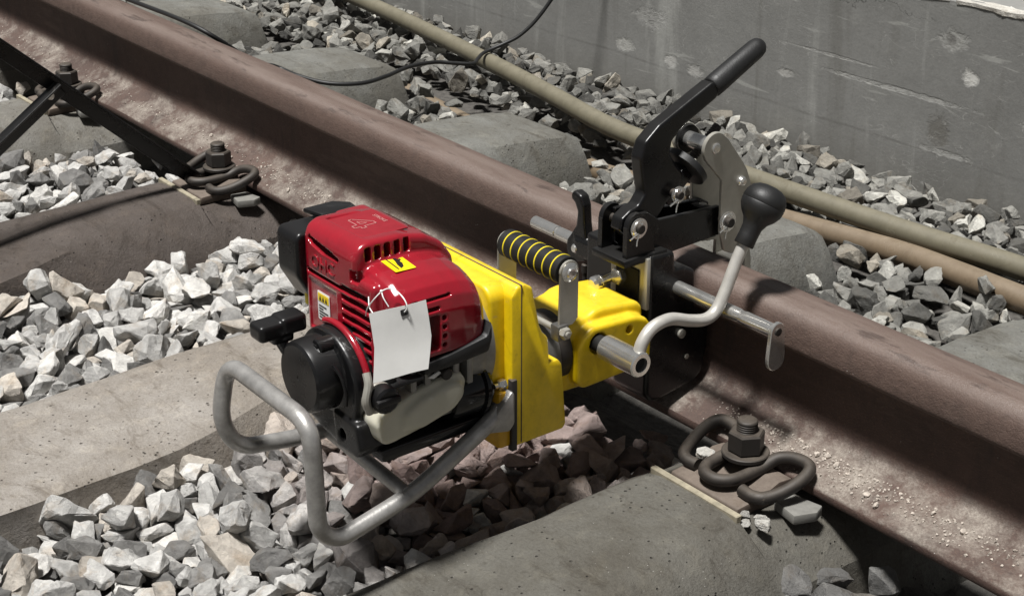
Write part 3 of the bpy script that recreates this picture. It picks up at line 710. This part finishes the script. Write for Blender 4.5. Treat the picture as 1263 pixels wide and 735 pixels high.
# numeral outline and words on the top panel
Mt = basis((-.204, -.455, .3180), (1, 0, 0), (0, 1, 0))
bm = fresh()
def line2(pts, z, wd, M_, closed=True):
    P = [Vector((p[0], p[1], z)) for p in pts]
    for a, b in zip(P, P[1:]+P[:1] if closed else P[1:]):
        d = (b-a); L = d.length; d.normalize(); n = Vector((-d.y, d.x, 0))*wd/2; q = d*wd*.4
        f = [M_ @ v for v in (a-n-q, b-n+q, b+n+q, a+n-q)]; bm.faces.new([bm.verts.new(v) for v in f])
line2([(x*.68, y*.68) for x, y in [(.004,.020),(-.020,-.002),(-.020,-.008),(.004,-.008),(.004,-.017),(.013,-.017),(.013,-.008),(.020,-.008),(.020,-.001),(.013,-.001),(.013,.020)]], 0, .0008, Mt)
line2([(.0027,.0066),(-.0054,-.0008),(.0027,-.0008)], 0, .0006, Mt)
absorb(bm, text_bm('STROKE', .0062, .0001, basis((-.204, -.4315, .3180), (1,0,0), (0,1,0))))
obj('top_print', bm, M_PINK, ENG, smooth=0)
bm = fresh(); box(bm, -.2312, -.1668, -.4772, -.4228, .3165, .31765); obj('top_panel', bm, M_REDM, ENG, smooth=0)
# stickers
def card(M_, wd, ht, th=.0004, r=.0012):
    b = fresh(); prism(b, rrect(-wd/2, wd/2, -ht/2, ht/2, r, 3), 0, th, 'Z'); b.transform(M_); return b
Ms = basis((-.1385, -.4560, .2968), (1, -.02, -.10), (0, 1, -.03)); st = obj('warning_sticker', card(Ms, .033, .0235), M_STICKY, ENG, smooth=0)
bm = fresh()
prism(bm, [(-.0125,-.0065),(.0125,-.0065),(.0125,-.0050),(-.0125,-.0050)], .00045, .00065, 'Z')
prism(bm, [(-.010,.001),(-.003,.000),(.004,-.002),(.012,-.0025),(.009,.002),(.002,.005),(-.002,.0042),(-.004,.0075),(-.0065,.0075),(-.006,.0042),(-.010,.004)], .00045, .00065, 'Z')
bm.transform(Ms); obj('sticker_symbol', bm, M_INK, ENG, smooth=0)
Mw = basis((-.2130, -.4954, .2345), (1, 0, 0), (0, 0, 1)); obj('caution_label', card(Mw, .0225, .031), M_WHITE, ENG, smooth=0)
Mb = basis((-.2130, -.49585, .2438), (1,0,0), (0,0,1)); obj('label_header', card(Mb, .020, .0085, .0003, .0006), M_STICKY, ENG, smooth=0)
bm = fresh()
for i, (a, b_) in enumerate(((-.009,.005),(-.009,-.001),(-.009,.008),(-.009,.009),(-.009,.006))):
    z = -.0005-i*.0031; prism(bm, [(a,z),(b_,z),(b_,z+.0013),(a,z+.0013)], .0005, .0007, 'Z')
for i in range(3): prism(bm, [(-.0075+i*.0055,.0066),(-.0035+i*.0055,.0066),(-.0055+i*.0055,.0115)], .0009, .0011, 'Z')
bm.transform(Mw); obj('label_text', bm, M_INK, ENG, smooth=0)
# black skirt under the muffler cover
bm = fresh(); prism(bm, [(-.462,.197),(-.462,.209),(-.430,.2115),(-.386,.2185),(-.3795,.232),(-.3795,.215),(-.384,.2005),(-.420,.198)], -.125, -.086, 'X', .003); box(bm, -.112, -.087, -.500, -.462, .1935, .1965, .001, 1); obj('heat_skirt', bm, M_BLACKR, ENG)
# fan ring and recoil starter
s = fresh()
prism(s, arc(XM-.002, .174, .055, -25, 205, 26)+[(-.232,.138),(-.224,.122),(-.190,.113),(-.150,.109),(-.122,.111),(-.112,.122)], -.518, -.474, 'Y', .004, 2)
prism(s, [(-.165,.150),(-.118,.148),(-.112,.122),(-.122,.110),(-.160,.109)], -.522, -.478, 'Y', .004, 2)
cs = fresh(); lathe(cs, [(0,0),(.0065,0),(.0065,.03),(0,.03)], (-.146,-.53,.128), (0,1,0), 16)
obj('fan_ring', moulded('fan_ring', s, cs, .0013, 4), M_BLACKP, ENG, smooth=60)
bm = fresh(); lathe(bm, [(0,.0004),(.0028,.0004),(.0028,0),(.0335,0),(.0362,.0022),(.0375,.006),(.0388,.028),(.043,.030),(.043,.036),(0,.036)], (XM-.006, -.5475, ZC-.002), (0,1,0), 56); obj('starter_cap', bm, M_BLACKP, ENG, smooth=28)
bm = fresh(); lathe(bm, [(0,0),(.0075,0),(.009,.0015),(.0095,.02),(0,.02)], (-.168,-.5335,.2175), (0,1,0), 20); lathe(bm, [(0,0),(.004,0),(.004,.002),(0,.002)], (-.168,-.5352,.2175), (0,1,0), 6); obj('starter_screw', bm, M_BLACKP, ENG)
bm = fresh(); tube(bm, crom([(-.144,-.530,.208),(-.136,-.526,.196),(-.132,-.524,.18),(-.134,-.523,.165)], 5), .0018, 8); obj('starter_rib', bm, M_BLACKP, ENG)
# pull handle
s = fresh(); box(s, -.230, -.205, -.573, -.545, .2175, .2355, .004, 2); box(s, -.229, -.204, -.549, -.520, .2195, .2385, .004, 2); box(s, -.226, -.207, -.558, -.534, .211, .226, .003, 2)
PH = obj('pull_handle', moulded('pull_handle', s, None, .0011, 2), M_BLACKP, ENG, smooth=60)
bm = fresh(); tube(bm, [(-.216,-.547,.214),(-.211,-.543,.203),(-.206,-.540,.196)], .006, 12); box(bm, -.216, -.196, -.546, -.522, .188, .1985, .003); obj('pull_rope_guide', bm, M_BLACKP, ENG)
# air cleaner on the far side
s = fresh(); prism(s, [(-.505,.298),(-.505,.258),(-.488,.228),(-.452,.222),(-.430,.230),(-.430,.304),(-.500,.304)], -.286, -.246, 'X', .006, 3); obj('air_cleaner', moulded('air_cleaner', s, None, .0014, 3), M_BLACKP, ENG, smooth=60)
bm = fresh(); prism(bm, [(-.290,-.470),(-.262,-.464),(-.252,-.424),(-.276,-.420),(-.290,-.434)], .3065, .3120, 'Z', .002); box(bm, -.280,-.25,-.455,-.428,.298,.3075,.002); obj('air_cleaner_clip', bm, M_BLACKP, ENG)
bm = fresh(); box(bm, -.258, -.251, -.492, -.474, .222, .250, .002); obj('choke_tab', bm, M_YLINE, ENG)
# fuel tank
s = fresh()
prism(s, [(-.506,.132),(-.510,.152),(-.503,.166),(-.490,.170),(-.470,.177),(-.430,.184),(-.412,.184),(-.4045,.172),(-.409,.154),(-.424,.142),(-.470,.133),(-.500,.129)], -.262, -.096, 'X', .012, 4)
prism(s, [(-.484,.139),(-.484,.160),(-.464,.171),(-.425,.179),(-.412,.175),(-.410,.160),(-.424,.147),(-.462,.138)], -.11, -.088, 'X', .008, 3)
TK = obj('fuel_tank', moulded('fuel_tank', s, None, .0019, 9), M_TANK, ENG, smooth=60)
bm = fresh(); lathe(bm, [(.013,0),(.0165,0),(.0172,.002),(.0165,.004),(.013,.004)], (-.0965,-.5125,.187), (1,0,-.1), 28); tube(bm, crom([(-.098,-.521,.214),(-.092,-.523,.205),(-.0905,-.527,.19),(-.092,-.5225,.175)], 5), .0042, 10); obj('filler_ring', bm, M_STEEL, ENG)
bm = fresh()
lathe(bm, [(0,0),(.0135,0),(.0142,.002),(.0138,.012),(.011,.014),(0,.0135)], (-.0935,-.5085,.188), (1,-.05,-.05), 14); box(bm, -.083,-.076,-.523,-.496,.1845,.1915,.002); box(bm, -.118, -.094, -.5035, -.488, .176, .203, .004); obj('oil_filler_cap', bm, M_BLACKP, ENG)
# black drum, bracket and dark metal between tank and gear case
bm = fresh(); lathe(bm, [(0,0),(.0265,0),(.0285,.003),(.0285,.040),(.026,.046),(0,.046)], (-.128, -.4125, .146), (0,1,-.10), 36); lathe(bm, [(0,0),(.031,0),(.031,.004),(0,.004)], (-.128,-.377,.1425), (0,1,-.10), 36); box(bm, -.25,-.108,-.50,-.36,.103,.118,.004); obj('mount_drum', bm, M_GLOSS, ENG)
bm = fresh(); lathe(bm, [(.052,0),(.064,.002),(.066,.020),(.066,.026),(.052,.026)], (XM+.002,-.3865,ZC), (0,1,0), 48); obj('clutch_cover', bm, M_ALU, ENG)
bm = fresh(); box(bm, -.125,-.104,-.462,-.444,.176,.197,.002); box(bm, -.118,-.098,-.438,-.424,.182,.20,.003); cyl(bm, (-.11,-.432,.19), (-.09,-.432,.188), .006); obj('carburettor', bm, M_IRON, ENG)
bm = fresh(); prism(bm, [(-.453,.189),(-.440,.193),(-.436,.190),(-.446,.186)], -.096, -.0945, 'X', .0004, 1); obj('torn_label', bm, M_WHITE, ENG)

# ---- yellow gear case
s = fresh()
prism(s, [(-.345,.078),(-.345,.243),(-.338,.2535),(-.328,.2535),(-.318,.248),(-.3085,.203),(-.304,.193),(-.297,.186),(-.295,.156),(-.284,.1575),(-.278,.150),(-.2715,.078),(-.275,.072),(-.340,.072)], -.253, -.1, 'X', .003, 2)
GC = obj('gear_case', s, M_YELLOW, MR, smooth=40)
s = fresh(); prism(s, rrect(-.244, -.113, .136, .2525, .016), -.363, -.340, 'Y', .004, 3); obj('case_cover', s, M_YELLOW, GC, smooth=40)
bm = fresh(); box(bm, -.252, -.0992, -.3335, -.3325, .076, .2545); obj('case_seam', bm, M_IRONR, GC, smooth=0)
for z, x in ((.205,-.1185),(.150,-.1185),(.243,-.150)): bm = fresh(); cyl(bm, (x,-.3665,z), (x,-.362,z), .0032, 12); obj('cover_screw', bm, M_IRON, GC)
bm = fresh(); box(bm, -.255, -.1, -.362, -.345, .075, .14, .004); obj('case_foot', bm, m_plain('amber_enamel', (.55,.30,.01), .35), GC)

# ---- guard frame of bent tube
FR = roundpath([(-.108,-.345,.128),(-.101,-.372,.112),(-.1,-.47,.0635),(-.1,-.560,.0435),(-.1,-.5815,.062),(-.1,-.583,.179),(-.262,-.583,.182),(-.2635,-.595,.118),(-.262,-.578,.081),(-.262,-.50,.068),(-.262,-.42,.066),(-.25,-.345,.075)], .030, 7)
bm = fresh(); tube(bm, FR, .0090, 18); GF = obj('guard_frame', bm, M_TUBE, MR, smooth=60)
bm = fresh(); tube(bm, [(-.262,-.470,.066),(-.1,-.478,.066)], .0078, 16); obj('cross_tube', bm, M_TUBE, GF, smooth=60)
bm = fresh(); prism(bm, [(-.382,.103),(-.366,.124),(-.349,.142),(-.345,.138),(-.345,.104),(-.352,.096)], -.112, -.094, 'X', .004); obj('gusset', bm, M_TUBE, GF)
bm = fresh(); box(bm, -.104, -.0965, -.3475, -.3405, .070, .152, .001); obj('mount_plate', bm, M_IRON, GF)
for z in (.1455, .0815):
    bm = fresh(); hexa(bm, (-.1085,-.3565,z), (-.1085,-.3475,z), .0058, .001); lathe(bm, [(0,0),(.003,0),(.003,.005),(0,.0055)], (-.1085,-.3565,z), (0,-1,0), 10); obj('mount_bolt', bm, M_CHROME, GF)

# ---- carrying handle
bm = fresh(); tube(bm, [(-.2245,-.2535,.241),(-.1245,-.2535,.241)], .0155, 26)
CH = obj('carrying_handle', bm, M_BLACKR, MR, smooth=50)
for i in range(7):
    x = -.2155+i*.0135; bm = fresh(); lathe(bm, [(.0150,0),(.0160,.0004),(.0160,.0016),(.0150,.002)], (x,-.2535,.241), (1,0,0), 30); obj('yellow_ring', bm, M_YLINE, CH)
for x in (-.2275, -.1215):
    pl = [(-.2655,.241)]+arc(-.2535,.2415,.0125,180,0,10)+[(-.241,.186),(-.248,.180),(-.2665,.180)]
    bm = fresh(); prism(bm, pl, x-.0015, x+.0015, 'X', .0006, 1); obj('handle_plate', bm, M_STEEL, CH)
bm = fresh(); lathe(bm, [(0,0),(.0105,0),(.0108,.001),(.0095,.0022),(.0062,.003),(.005,.0048),(0,.0055)], (-.1198,-.2535,.241), (1,0,0), 24); obj('handle_bolt', bm, M_CHROME, CH)

# ---- drill head
s = fresh()
prism(s, [(-.254,.094),(-.254,.150),(-.246,.162),(-.205,.169),(-.196,.173),(-.185,.174),(-.135,.168),(-.126,.160),(-.124,.100),(-.132,.088),(-.170,.084),(-.240,.086)], -.226, -.142, 'X', .007, 3)
prism(s, [(-.234,.100),(-.234,.140),(-.227,.155),(-.212,.163),(-.150,.159),(-.134,.153),(-.126,.142),(-.126,.104),(-.134,.094),(-.224,.092)], -.150, -.127, 'X', .004, 2)
cs = fresh()
for y, z, rr in ((-.160,.146,.0050),(-.142,.131,.0045)): lathe(cs, [(0,0),(rr,0),(rr,.03),(0,.03)], (-.142,y,z), (1,0,0), 16)
lathe(cs, [(0,0),(.0125,0),(.0125,.03),(0,.03)], (-.136,-.205,.142), (1,0,0), 20)
DH = obj('drill_head', moulded('drill_head', s, cs, .0012, 2), M_YELLOW, MR, smooth=60)
bm = fresh(); lathe(bm, [(.0405,0),(.0428,.0),(.0432,.001),(.0432,.021),(.0428,.022),(.0405,.022)], (XM,-.2745,.132), (0,1,0), 44); box(bm, -.130,-.116,-.271,-.256,.166,.184,.002); obj('band_clamp', bm, M_DSTEEL, DH)
bm = fresh(); lathe(bm, [(0,0),(.041,0),(.041,.05),(0,.05)], (XM,-.285,.132), (0,1,0), 36); obj('spindle_neck', bm, M_IRON, DH)
bm = fresh(); hexa(bm, (-.113,-.2665,.178), (-.106,-.2665,.178), .0068, .001); cyl(bm, (-.16,-.2665,.178), (-.104,-.2665,.178), .0035, 12); obj('clamp_bolt', bm, M_STEEL, DH)
bm = fresh(); cyl(bm, (-.24,-.315,.228), (-.1075,-.315,.228), .005, 14); prism(bm, [(-.312,.232),(-.300,.220),(-.262,.176),(-.275,.172),(-.312,.196)], -.232, -.190, 'X', .002); obj('handle_bracket', bm, M_BLACKG, DH)
bm = fresh(); lathe(bm, [(0,0),(.011,0),(.011,.06),(0,.06)], (XM,-.13,.09), (0,1,0), 24); obj('drill_bit', bm, M_STEEL, DH)

# ---- feed crank
bm = fresh(); tube(bm, crom([(-.066,-.2015,.150),(-.066,-.197,.164),(-.066,-.183,.177),(-.066,-.158,.180),(-.066,-.128,.170),(-.066,-.105,.165),(-.066,-.089,.171),(-.066,-.076,.192),(-.066,-.061,.224),(-.066,-.046,.250)], 7), .0069, 16)
FC = obj('feed_crank', bm, M_CRANK, MR, smooth=60)
bm = fresh(); lathe(bm, [(.0085,.006),(.0085,0),(.0128,0),(.0142,.0015),(.0142,.056),(.0128,.0575),(0,.0575)], (-.0575,-.205,.1425), (-1,0,0), 36); obj('crank_hub', bm, M_CHROME, FC, smooth=30)
bm = fresh(); lathe(bm, [(0,0),(.0086,0),(.0086,.001),(0,.001)], (-.0635,-.205,.1425), (1,0,0), 24); obj('hub_bore', bm, M_DARK, FC); bm = fresh(); lathe(bm, [(0,0),(.0095,0),(.0095,.03),(0,.03)], (-.142,-.205,.1425), (1,0,0), 20); obj('crank_shaft', bm, M_DARK, FC)
kd = Vector((.002, .022, .038)).normalized()
bm = fresh(); lathe(bm, [(0,0),(.0105,0),(.0112,.001),(.0108,.012),(.0112,.022),(.0140,.029),(.0195,.035),(.0235,.042),(.0245,.049),(.0240,.050),(.0245,.051),(.0235,.058),(.0195,.065),(.013,.069),(.006,.0705),(0,.0705)], (-.066,-.0525,.239), kd, 40); obj('crank_knob', bm, M_BLACKR, FC, smooth=45)

# ---- black clamp post against the rail, with the square head block
s = fresh()
prism(s, [(-.114,.196),(-.114,.040),(-.106,.030),(-.088,.0285),(-.036,.0360),(-.024,.044),(-.0205,.058),(-.0165,.075),(-.0165,.112),(-.040,.1265),(-.042,.180),(-.060,.190),(-.074,.1905),(-.076,.212),(-.114,.214)], -.205, -.147, 'X', .004, 2)
prism(s, [(-.118,.150),(-.118,.212),(-.084,.214),(-.084,.150)], -.252, -.20, 'X', .003, 2)
CP = obj('clamp_post', moulded('clamp_post', s, None, .0015, 2), M_BLACKG, MR, smooth=60)
bm = fresh(); box(bm, -.207, -.146, -.119, -.1135, .150, .2125, .001); obj('worn_plate', bm, M_STEEL, CP)
bm = fresh(); box(bm, -.196,-.158,-.1215,-.1188,.150,.196,.004); obj('post_window', bm, M_DARK, CP)
bm = fresh(); lathe(bm, [(0,0),(.0055,0),(.0055,.003),(0,.004)], (-.1468,-.062,.106), (1,0,0), 18); obj('post_bolt', bm, M_STEEL, CP); bm = fresh(); hexa(bm, (-.147,-.052,.074), (-.1445,-.052,.074), .0035, .0005); obj('post_bolt', bm, M_STEEL, CP)
bm = fresh(); tube(bm, [(-.20,-.12,.176),(-.20,-.142,.174)], lambda t: .0052+.0025*t, 14); lathe(bm, [(0,0),(.006,0),(.0088,.004),(.0088,.010),(.006,.013),(0,.0135)], (-.20,-.1405,.174), (0,-1,-.1), 22); SB = obj('stop_screw', bm, M_CHROME, CP)
bm = fresh(); hexa(bm, (-.187,-.1195,.181), (-.187,-.1295,.181), .0105, .001); obj('lock_nut', bm, M_CHROME, CP)

# ---- toggle clamp: clevis, arm, lever, link, jaw plates
bm = fresh()
for x in (-.200, -.158): prism(bm, [(-.143,.212),(-.143,.252)]+arc(-.128,.252,.0145,180,20,8)+[(-.104,.232),(-.100,.212)], x-.0035, x+.0035, 'X', .0012, 1)
box(bm, -.206,-.150,-.150,-.085,.207,.216,.002); CV = obj('clevis', bm, M_BLACKG, MR)
def washer_pin(name_, par, x, y, z, rw, rp, L=.006, cotter=True):
    bm = fresh(); lathe(bm, [(rp,0),(rw,0),(rw,.0016),(rp,.0016)], (x,y,z), (1,0,0), 28); lathe(bm, [(rp,.0018),(rw*.86,.0018),(rw*.8,.003),(rp,.003)], (x,y,z), (1,0,0), 28); obj(name_+'_washer', bm, M_CHROME, par)
    bm = fresh(); cyl(bm, (x-.05,y,z), (x+L,y,z), rp*.96, 18); obj(name_+'_pin', bm, M_IRON, par)
    if cotter:
        bm = fresh(); tube(bm, [(x+.0042,y+.002,z+.007),(x+.0042,y-.002,z-.004),(x+.0048,y-.006,z-.013),(x+.0055,y-.007,z-.018)], .0009, 6); tube(bm, [(x+.0042,y+.002,z+.007),(x+.0042,y-.004,z-.004),(x+.0048,y-.016,z-.009)], .0009, 6); obj(name_+'_cotter', bm, M_CHROME, par)
washer_pin('pivot', CV, -.1535, -.1275, .2495, .0118, .0058)
bm = fresh()
for x in (-.195, -.1635): prism(bm, [(-.128,.222),(-.128,.262),(-.108,.262),(-.090,.2485),(.004,.2435),(.018,.236),(.020,.222),(.010,.2075),(-.090,.2035),(-.112,.207)], x-.003, x+.003, 'X', .001, 1)
box(bm, -.196,-.163,-.105,.004,.2050,.212,.001); box(bm, -.196,-.163,-.012,.004,.212,.240,.001)
CA = obj('clamp_arm', bm, M_BLACKG, MR)
bm = fresh(); lathe(bm, [(0,0),(.0045,0),(.0045,.002),(0,.0028)], (-.180,-.004,.2405), (0,0,1), 16); obj('arm_screw', bm, M_CHROME, CA)
s = fresh()
prism(s, [(-.143,.246),(-.140,.259),(-.128,.266),(-.116,.2695),(-.107,.281),(-.112,.302),(-.1155,.323),(-.109,.341),(-.089,.3565),(-.052,.373),(-.010,.3915),(.004,.380),(-.004,.371),(-.050,.3495),(-.069,.3345),(-.0715,.320),(-.060,.305),(-.050,.294),(-.054,.279),(-.074,.262),(-.090,.243),(-.105,.233),(-.128,.232)], -.1845, -.1665, 'X', .002, 2)
LV = obj('clamp_lever', moulded('clamp_lever', s, None, .0013, 3), M_BLACKG, MR, smooth=60)
bm = fresh(); lathe(bm, [(0,0),(.0105,0),(.0125,.0015),(.0128,.01),(.0122,.055),(.0118,.075),(.0105,.0815),(.007,.086),(0,.088)], (-.176,-.004,.3815), (0,.082,.0405), 26); obj('lever_grip', bm, M_BLACKR, LV, smooth=60)
washer_pin('link', LV, -.158, -.0655, .2735, .0098, .0052)
# adjusting link with its round nut
l0 = Vector((-.177,-.066,.273)); ld = Vector((0,.078,.062)).normalized()
bm = fresh(); Mq = frame(ld).to_4x4(); Mq.translation = l0; box(bm, -.010,.010,-.010,.010,-.012,.036,.002,2,Mq); LK = obj('adjusting_link', bm, M_BLACKG, MR)
bm = fresh(); lathe(bm, [(0,0),(.0055,0)]+[(.0055 if i % 2 else .0047, .002+i*.0016) for i in range(30)]+[(.0052,.052),(0,.052)], l0+ld*.046, ld, 16); obj('threaded_rod', bm, M_IRON, LK, smooth=40)
bm = fresh(); lathe(bm, [(.006,0),(.0255,0),(.0275,.0012),(.0275,.0085),(.0255,.0097),(.0210,.0097),(.0200,.0070),(.006,.0070)], l0+ld*.032, ld, 48); DN = obj('disc_nut', bm, M_BLACKR, LK, smooth=40)
bm = fresh(); Q_ = frame(ld)
for a in range(3): p = l0+ld*.0425+Q_@Vector((.0175*math.cos(a*2.1+.5),.0175*math.sin(a*2.1+.5),0)); lathe(bm, [(0,-.004),(.0022,-.004),(.0022,.0018),(0,.0025)], p, ld, 10)
obj('disc_screw', bm, M_STEEL, LK)
jaw = arc(-.0165,.3195,.0185,190,40,10)+[(.0035,.3265),(.030,.293),(.0365,.283),(.0455,.262),(.048,.246),(.0445,.228),(.041,.216),(.0445,.202),(.052,.170),(.054,.118),(.0405,.118),(.0405,.181),(.018,.184),(.006,.190),(-.0015,.215),(-.0035,.278),(-.030,.307)]
for x in (-.2015, -.1535):
    bm = fresh(); prism(bm, jaw, x-.0025, x+.0025, 'X', .0008, 1); J = obj('jaw_plate', bm, M_STEEL, MR)
bm = fresh(); cyl(bm, (-.199,-.0165,.3195), (-.156,-.0165,.3195), .0095, 24); lathe(bm, [(0,0),(.0062,0),(.0062,.0012),(.005,.0022),(0,.0026)], (-.151,-.0165,.3195), (1,0,0), 20); JP = obj('jaw_roller', bm, M_CHROME, MR)
bm = fresh(); lathe(bm, [(.0098,0),(.0165,0),(.0165,.004),(.0098,.004)], (-.199,-.0165,.3195), (1,0,0), 28); obj('roller_collar', bm, M_BLACKG, JP)
bm = fresh(); lathe(bm, [(0,0),(.0062,0),(.0062,.003),(.0045,.0055),(0,.006)], (-.151,.026,.272), (1,0,0), 20); lathe(bm, [(0,0),(.0028,0),(.0028,.0008),(0,.0008)], (-.1452,.026,.272), (1,0,0), 6); obj('jaw_screw', bm, M_CHROME, JP)
washer_pin('jaw', CA, -.1505, .0075, .2265, .0125, .0062, .0075)
bm = fresh(); box(bm, -.199,-.156,.0405,.053,.118,.165,.002); obj('jaw_block', bm, M_STEEL, JP)

# ---- locating rod with stop plate and cam lever
bm = fresh(); lathe(bm, [(0,0),(.0070,0),(.0080,.001),(.0080,.0455),(.0068,.0465),(.0068,.0495),(.0080,.0505),(.0080,.358),(.0072,.362),(.0072,.366),(.0080,.369),(.0080,.414),(0,.414)], (-.384,-.090,.1785), (1,0,0), 26); RD = obj('locating_rod', bm, M_CHROME, MR, smooth=30)
SPp = arc(-.090,.180,.0105,0,180,8)+[(-.1025,.150)]+arc(-.0895,.147,.013,190,350,8)+[(-.0765,.150)]
bm = fresh(); prism(bm, SPp, .0285, .0335, 'X', .0008, 1); SP = obj('stop_plate', bm, M_CHROME, RD)
bm = fresh(); lathe(bm, [(0,0),(.0045,0),(.0045,.0012),(0,.0016)], (.0335,-.090,.180), (1,0,0), 18); obj('stop_screw_head', bm, M_IRON, RD)
s = fresh(); prism(s, [(-.303,.172),(-.300,.163),(-.286,.160),(-.268,.166),(-.262,.180),(-.266,.196),(-.2695,.213),(-.2715,.236),(-.277,.2475),(-.290,.251),(-.2955,.246),(-.2955,.2385),(-.289,.236),(-.2835,.226),(-.2855,.208),(-.296,.193),(-.303,.184)], -.106, -.092, 'Y', .003, 2); box(s, -.29,-.225,-.108,-.078,.168,.196,.006,2)
obj('cam_lever', moulded('cam_lever', s, None, .0012, 3), M_BLACKG, RD, smooth=60)
bm = fresh(); lathe(bm, [(0,0),(.0058,0),(.0058,.0015),(.004,.0035),(0,.0038)], (-.285,-.1058,.178), (0,-1,0), 18); obj('cam_screw', bm, M_CHROME, RD)
bm = fresh(); cyl(bm, (-.268,-.105,.163), (-.268,-.105,.152), .0042, 12); tube(bm, crom([(-.268,-.105,.152),(-.266,-.106,.125),(-.262,-.11,.098)], 5), .0028, 8); obj('rod_pull', bm, M_IRON, RD)

RD.location = Vector(RD.location)+Vector((-.0245, .0200, -.0127))      # the rod lies close along the rail head, behind the crank

# ---- card tag tied to the engine
TG = root('paper_tag', (-.079, -.495, .25), 'creased blank white card tag tied to the red engine cover', 'tag')
def tag_mesh():
    bm = fresh(); cs_ = [(-.528,.2835),(-.4675,.2855),(-.462,.2475),(-.4655,.2135),(-.5275,.2145),(-.5255,.2485)]
    # rows of the card from top to bottom, folded once across
    rows = [((-.5215,.2795),(-.4580,.2765),-.0878),((-.5222,.2650),(-.4585,.2605),-.0835),((-.5232,.2490),(-.4592,.2430),-.0792),((-.528,.2345),(-.4645,.2290),-.0738),((-.533,.2195),(-.4705,.2150),-.0680)]
    V = []
    for (y0,z0),(y1,z1),x in rows:
        V.append([bm.verts.new((x+.0009*math.sin(i*.9+z0*60), y0+(y1-y0)*i/6, z0+(z1-z0)*i/6)) for i in range(7)])
    for A, B in zip(V[:-1], V[1:]):
        for i in range(6): bm.faces.new((A[i], A[i+1], B[i+1], B[i]))
    bmesh.ops.recalc_face_normals(bm, faces=bm.faces[:]); bmesh.ops.solidify(bm, geom=bm.faces[:], thickness=.0004); return bm
obj('card', tag_mesh(), M_PAPER, TG, smooth=20)
bm = fresh(); M_h = basis((-.0846,-.4850,.2720), (0,1,0), (-.28,0,.96)); prism(bm, rrect(-.004,.004,-.003,.003,.0012,3), 0, .0003, 'Z', M=M_h); obj('punched_hole', bm, M_DARK, TG, smooth=0)
bm = fresh()
tube(bm, crom([(-.0850,-.4850,.2715),(-.0815,-.4835,.2775),(-.0855,-.4840,.2850),(-.0955,-.486,.2905),(-.0985,-.493,.2935),(-.0985,-.5005,.2930)], 6), .0007, 6)
tube(bm, crom([(-.0985,-.5005,.2930),(-.104,-.507,.2830),(-.116,-.506,.2700),(-.130,-.499,.2560)], 6), .0006, 6)
tube(bm, crom([(-.0985,-.5005,.2930),(-.094,-.5015,.2880),(-.0895,-.4990,.2800)], 4), .0006, 6)
tube(bm, crom([(-.122,-.500,.2790),(-.112,-.506,.2740),(-.099,-.5105,.2730)], 4), .0006, 6)
bmesh.ops.create_icosphere(bm, subdivisions=2, radius=.0016, matrix=Matrix.Translation((-.0985,-.5005,.2930)))
obj('string', bm, M_WHITE, TG, smooth=60)
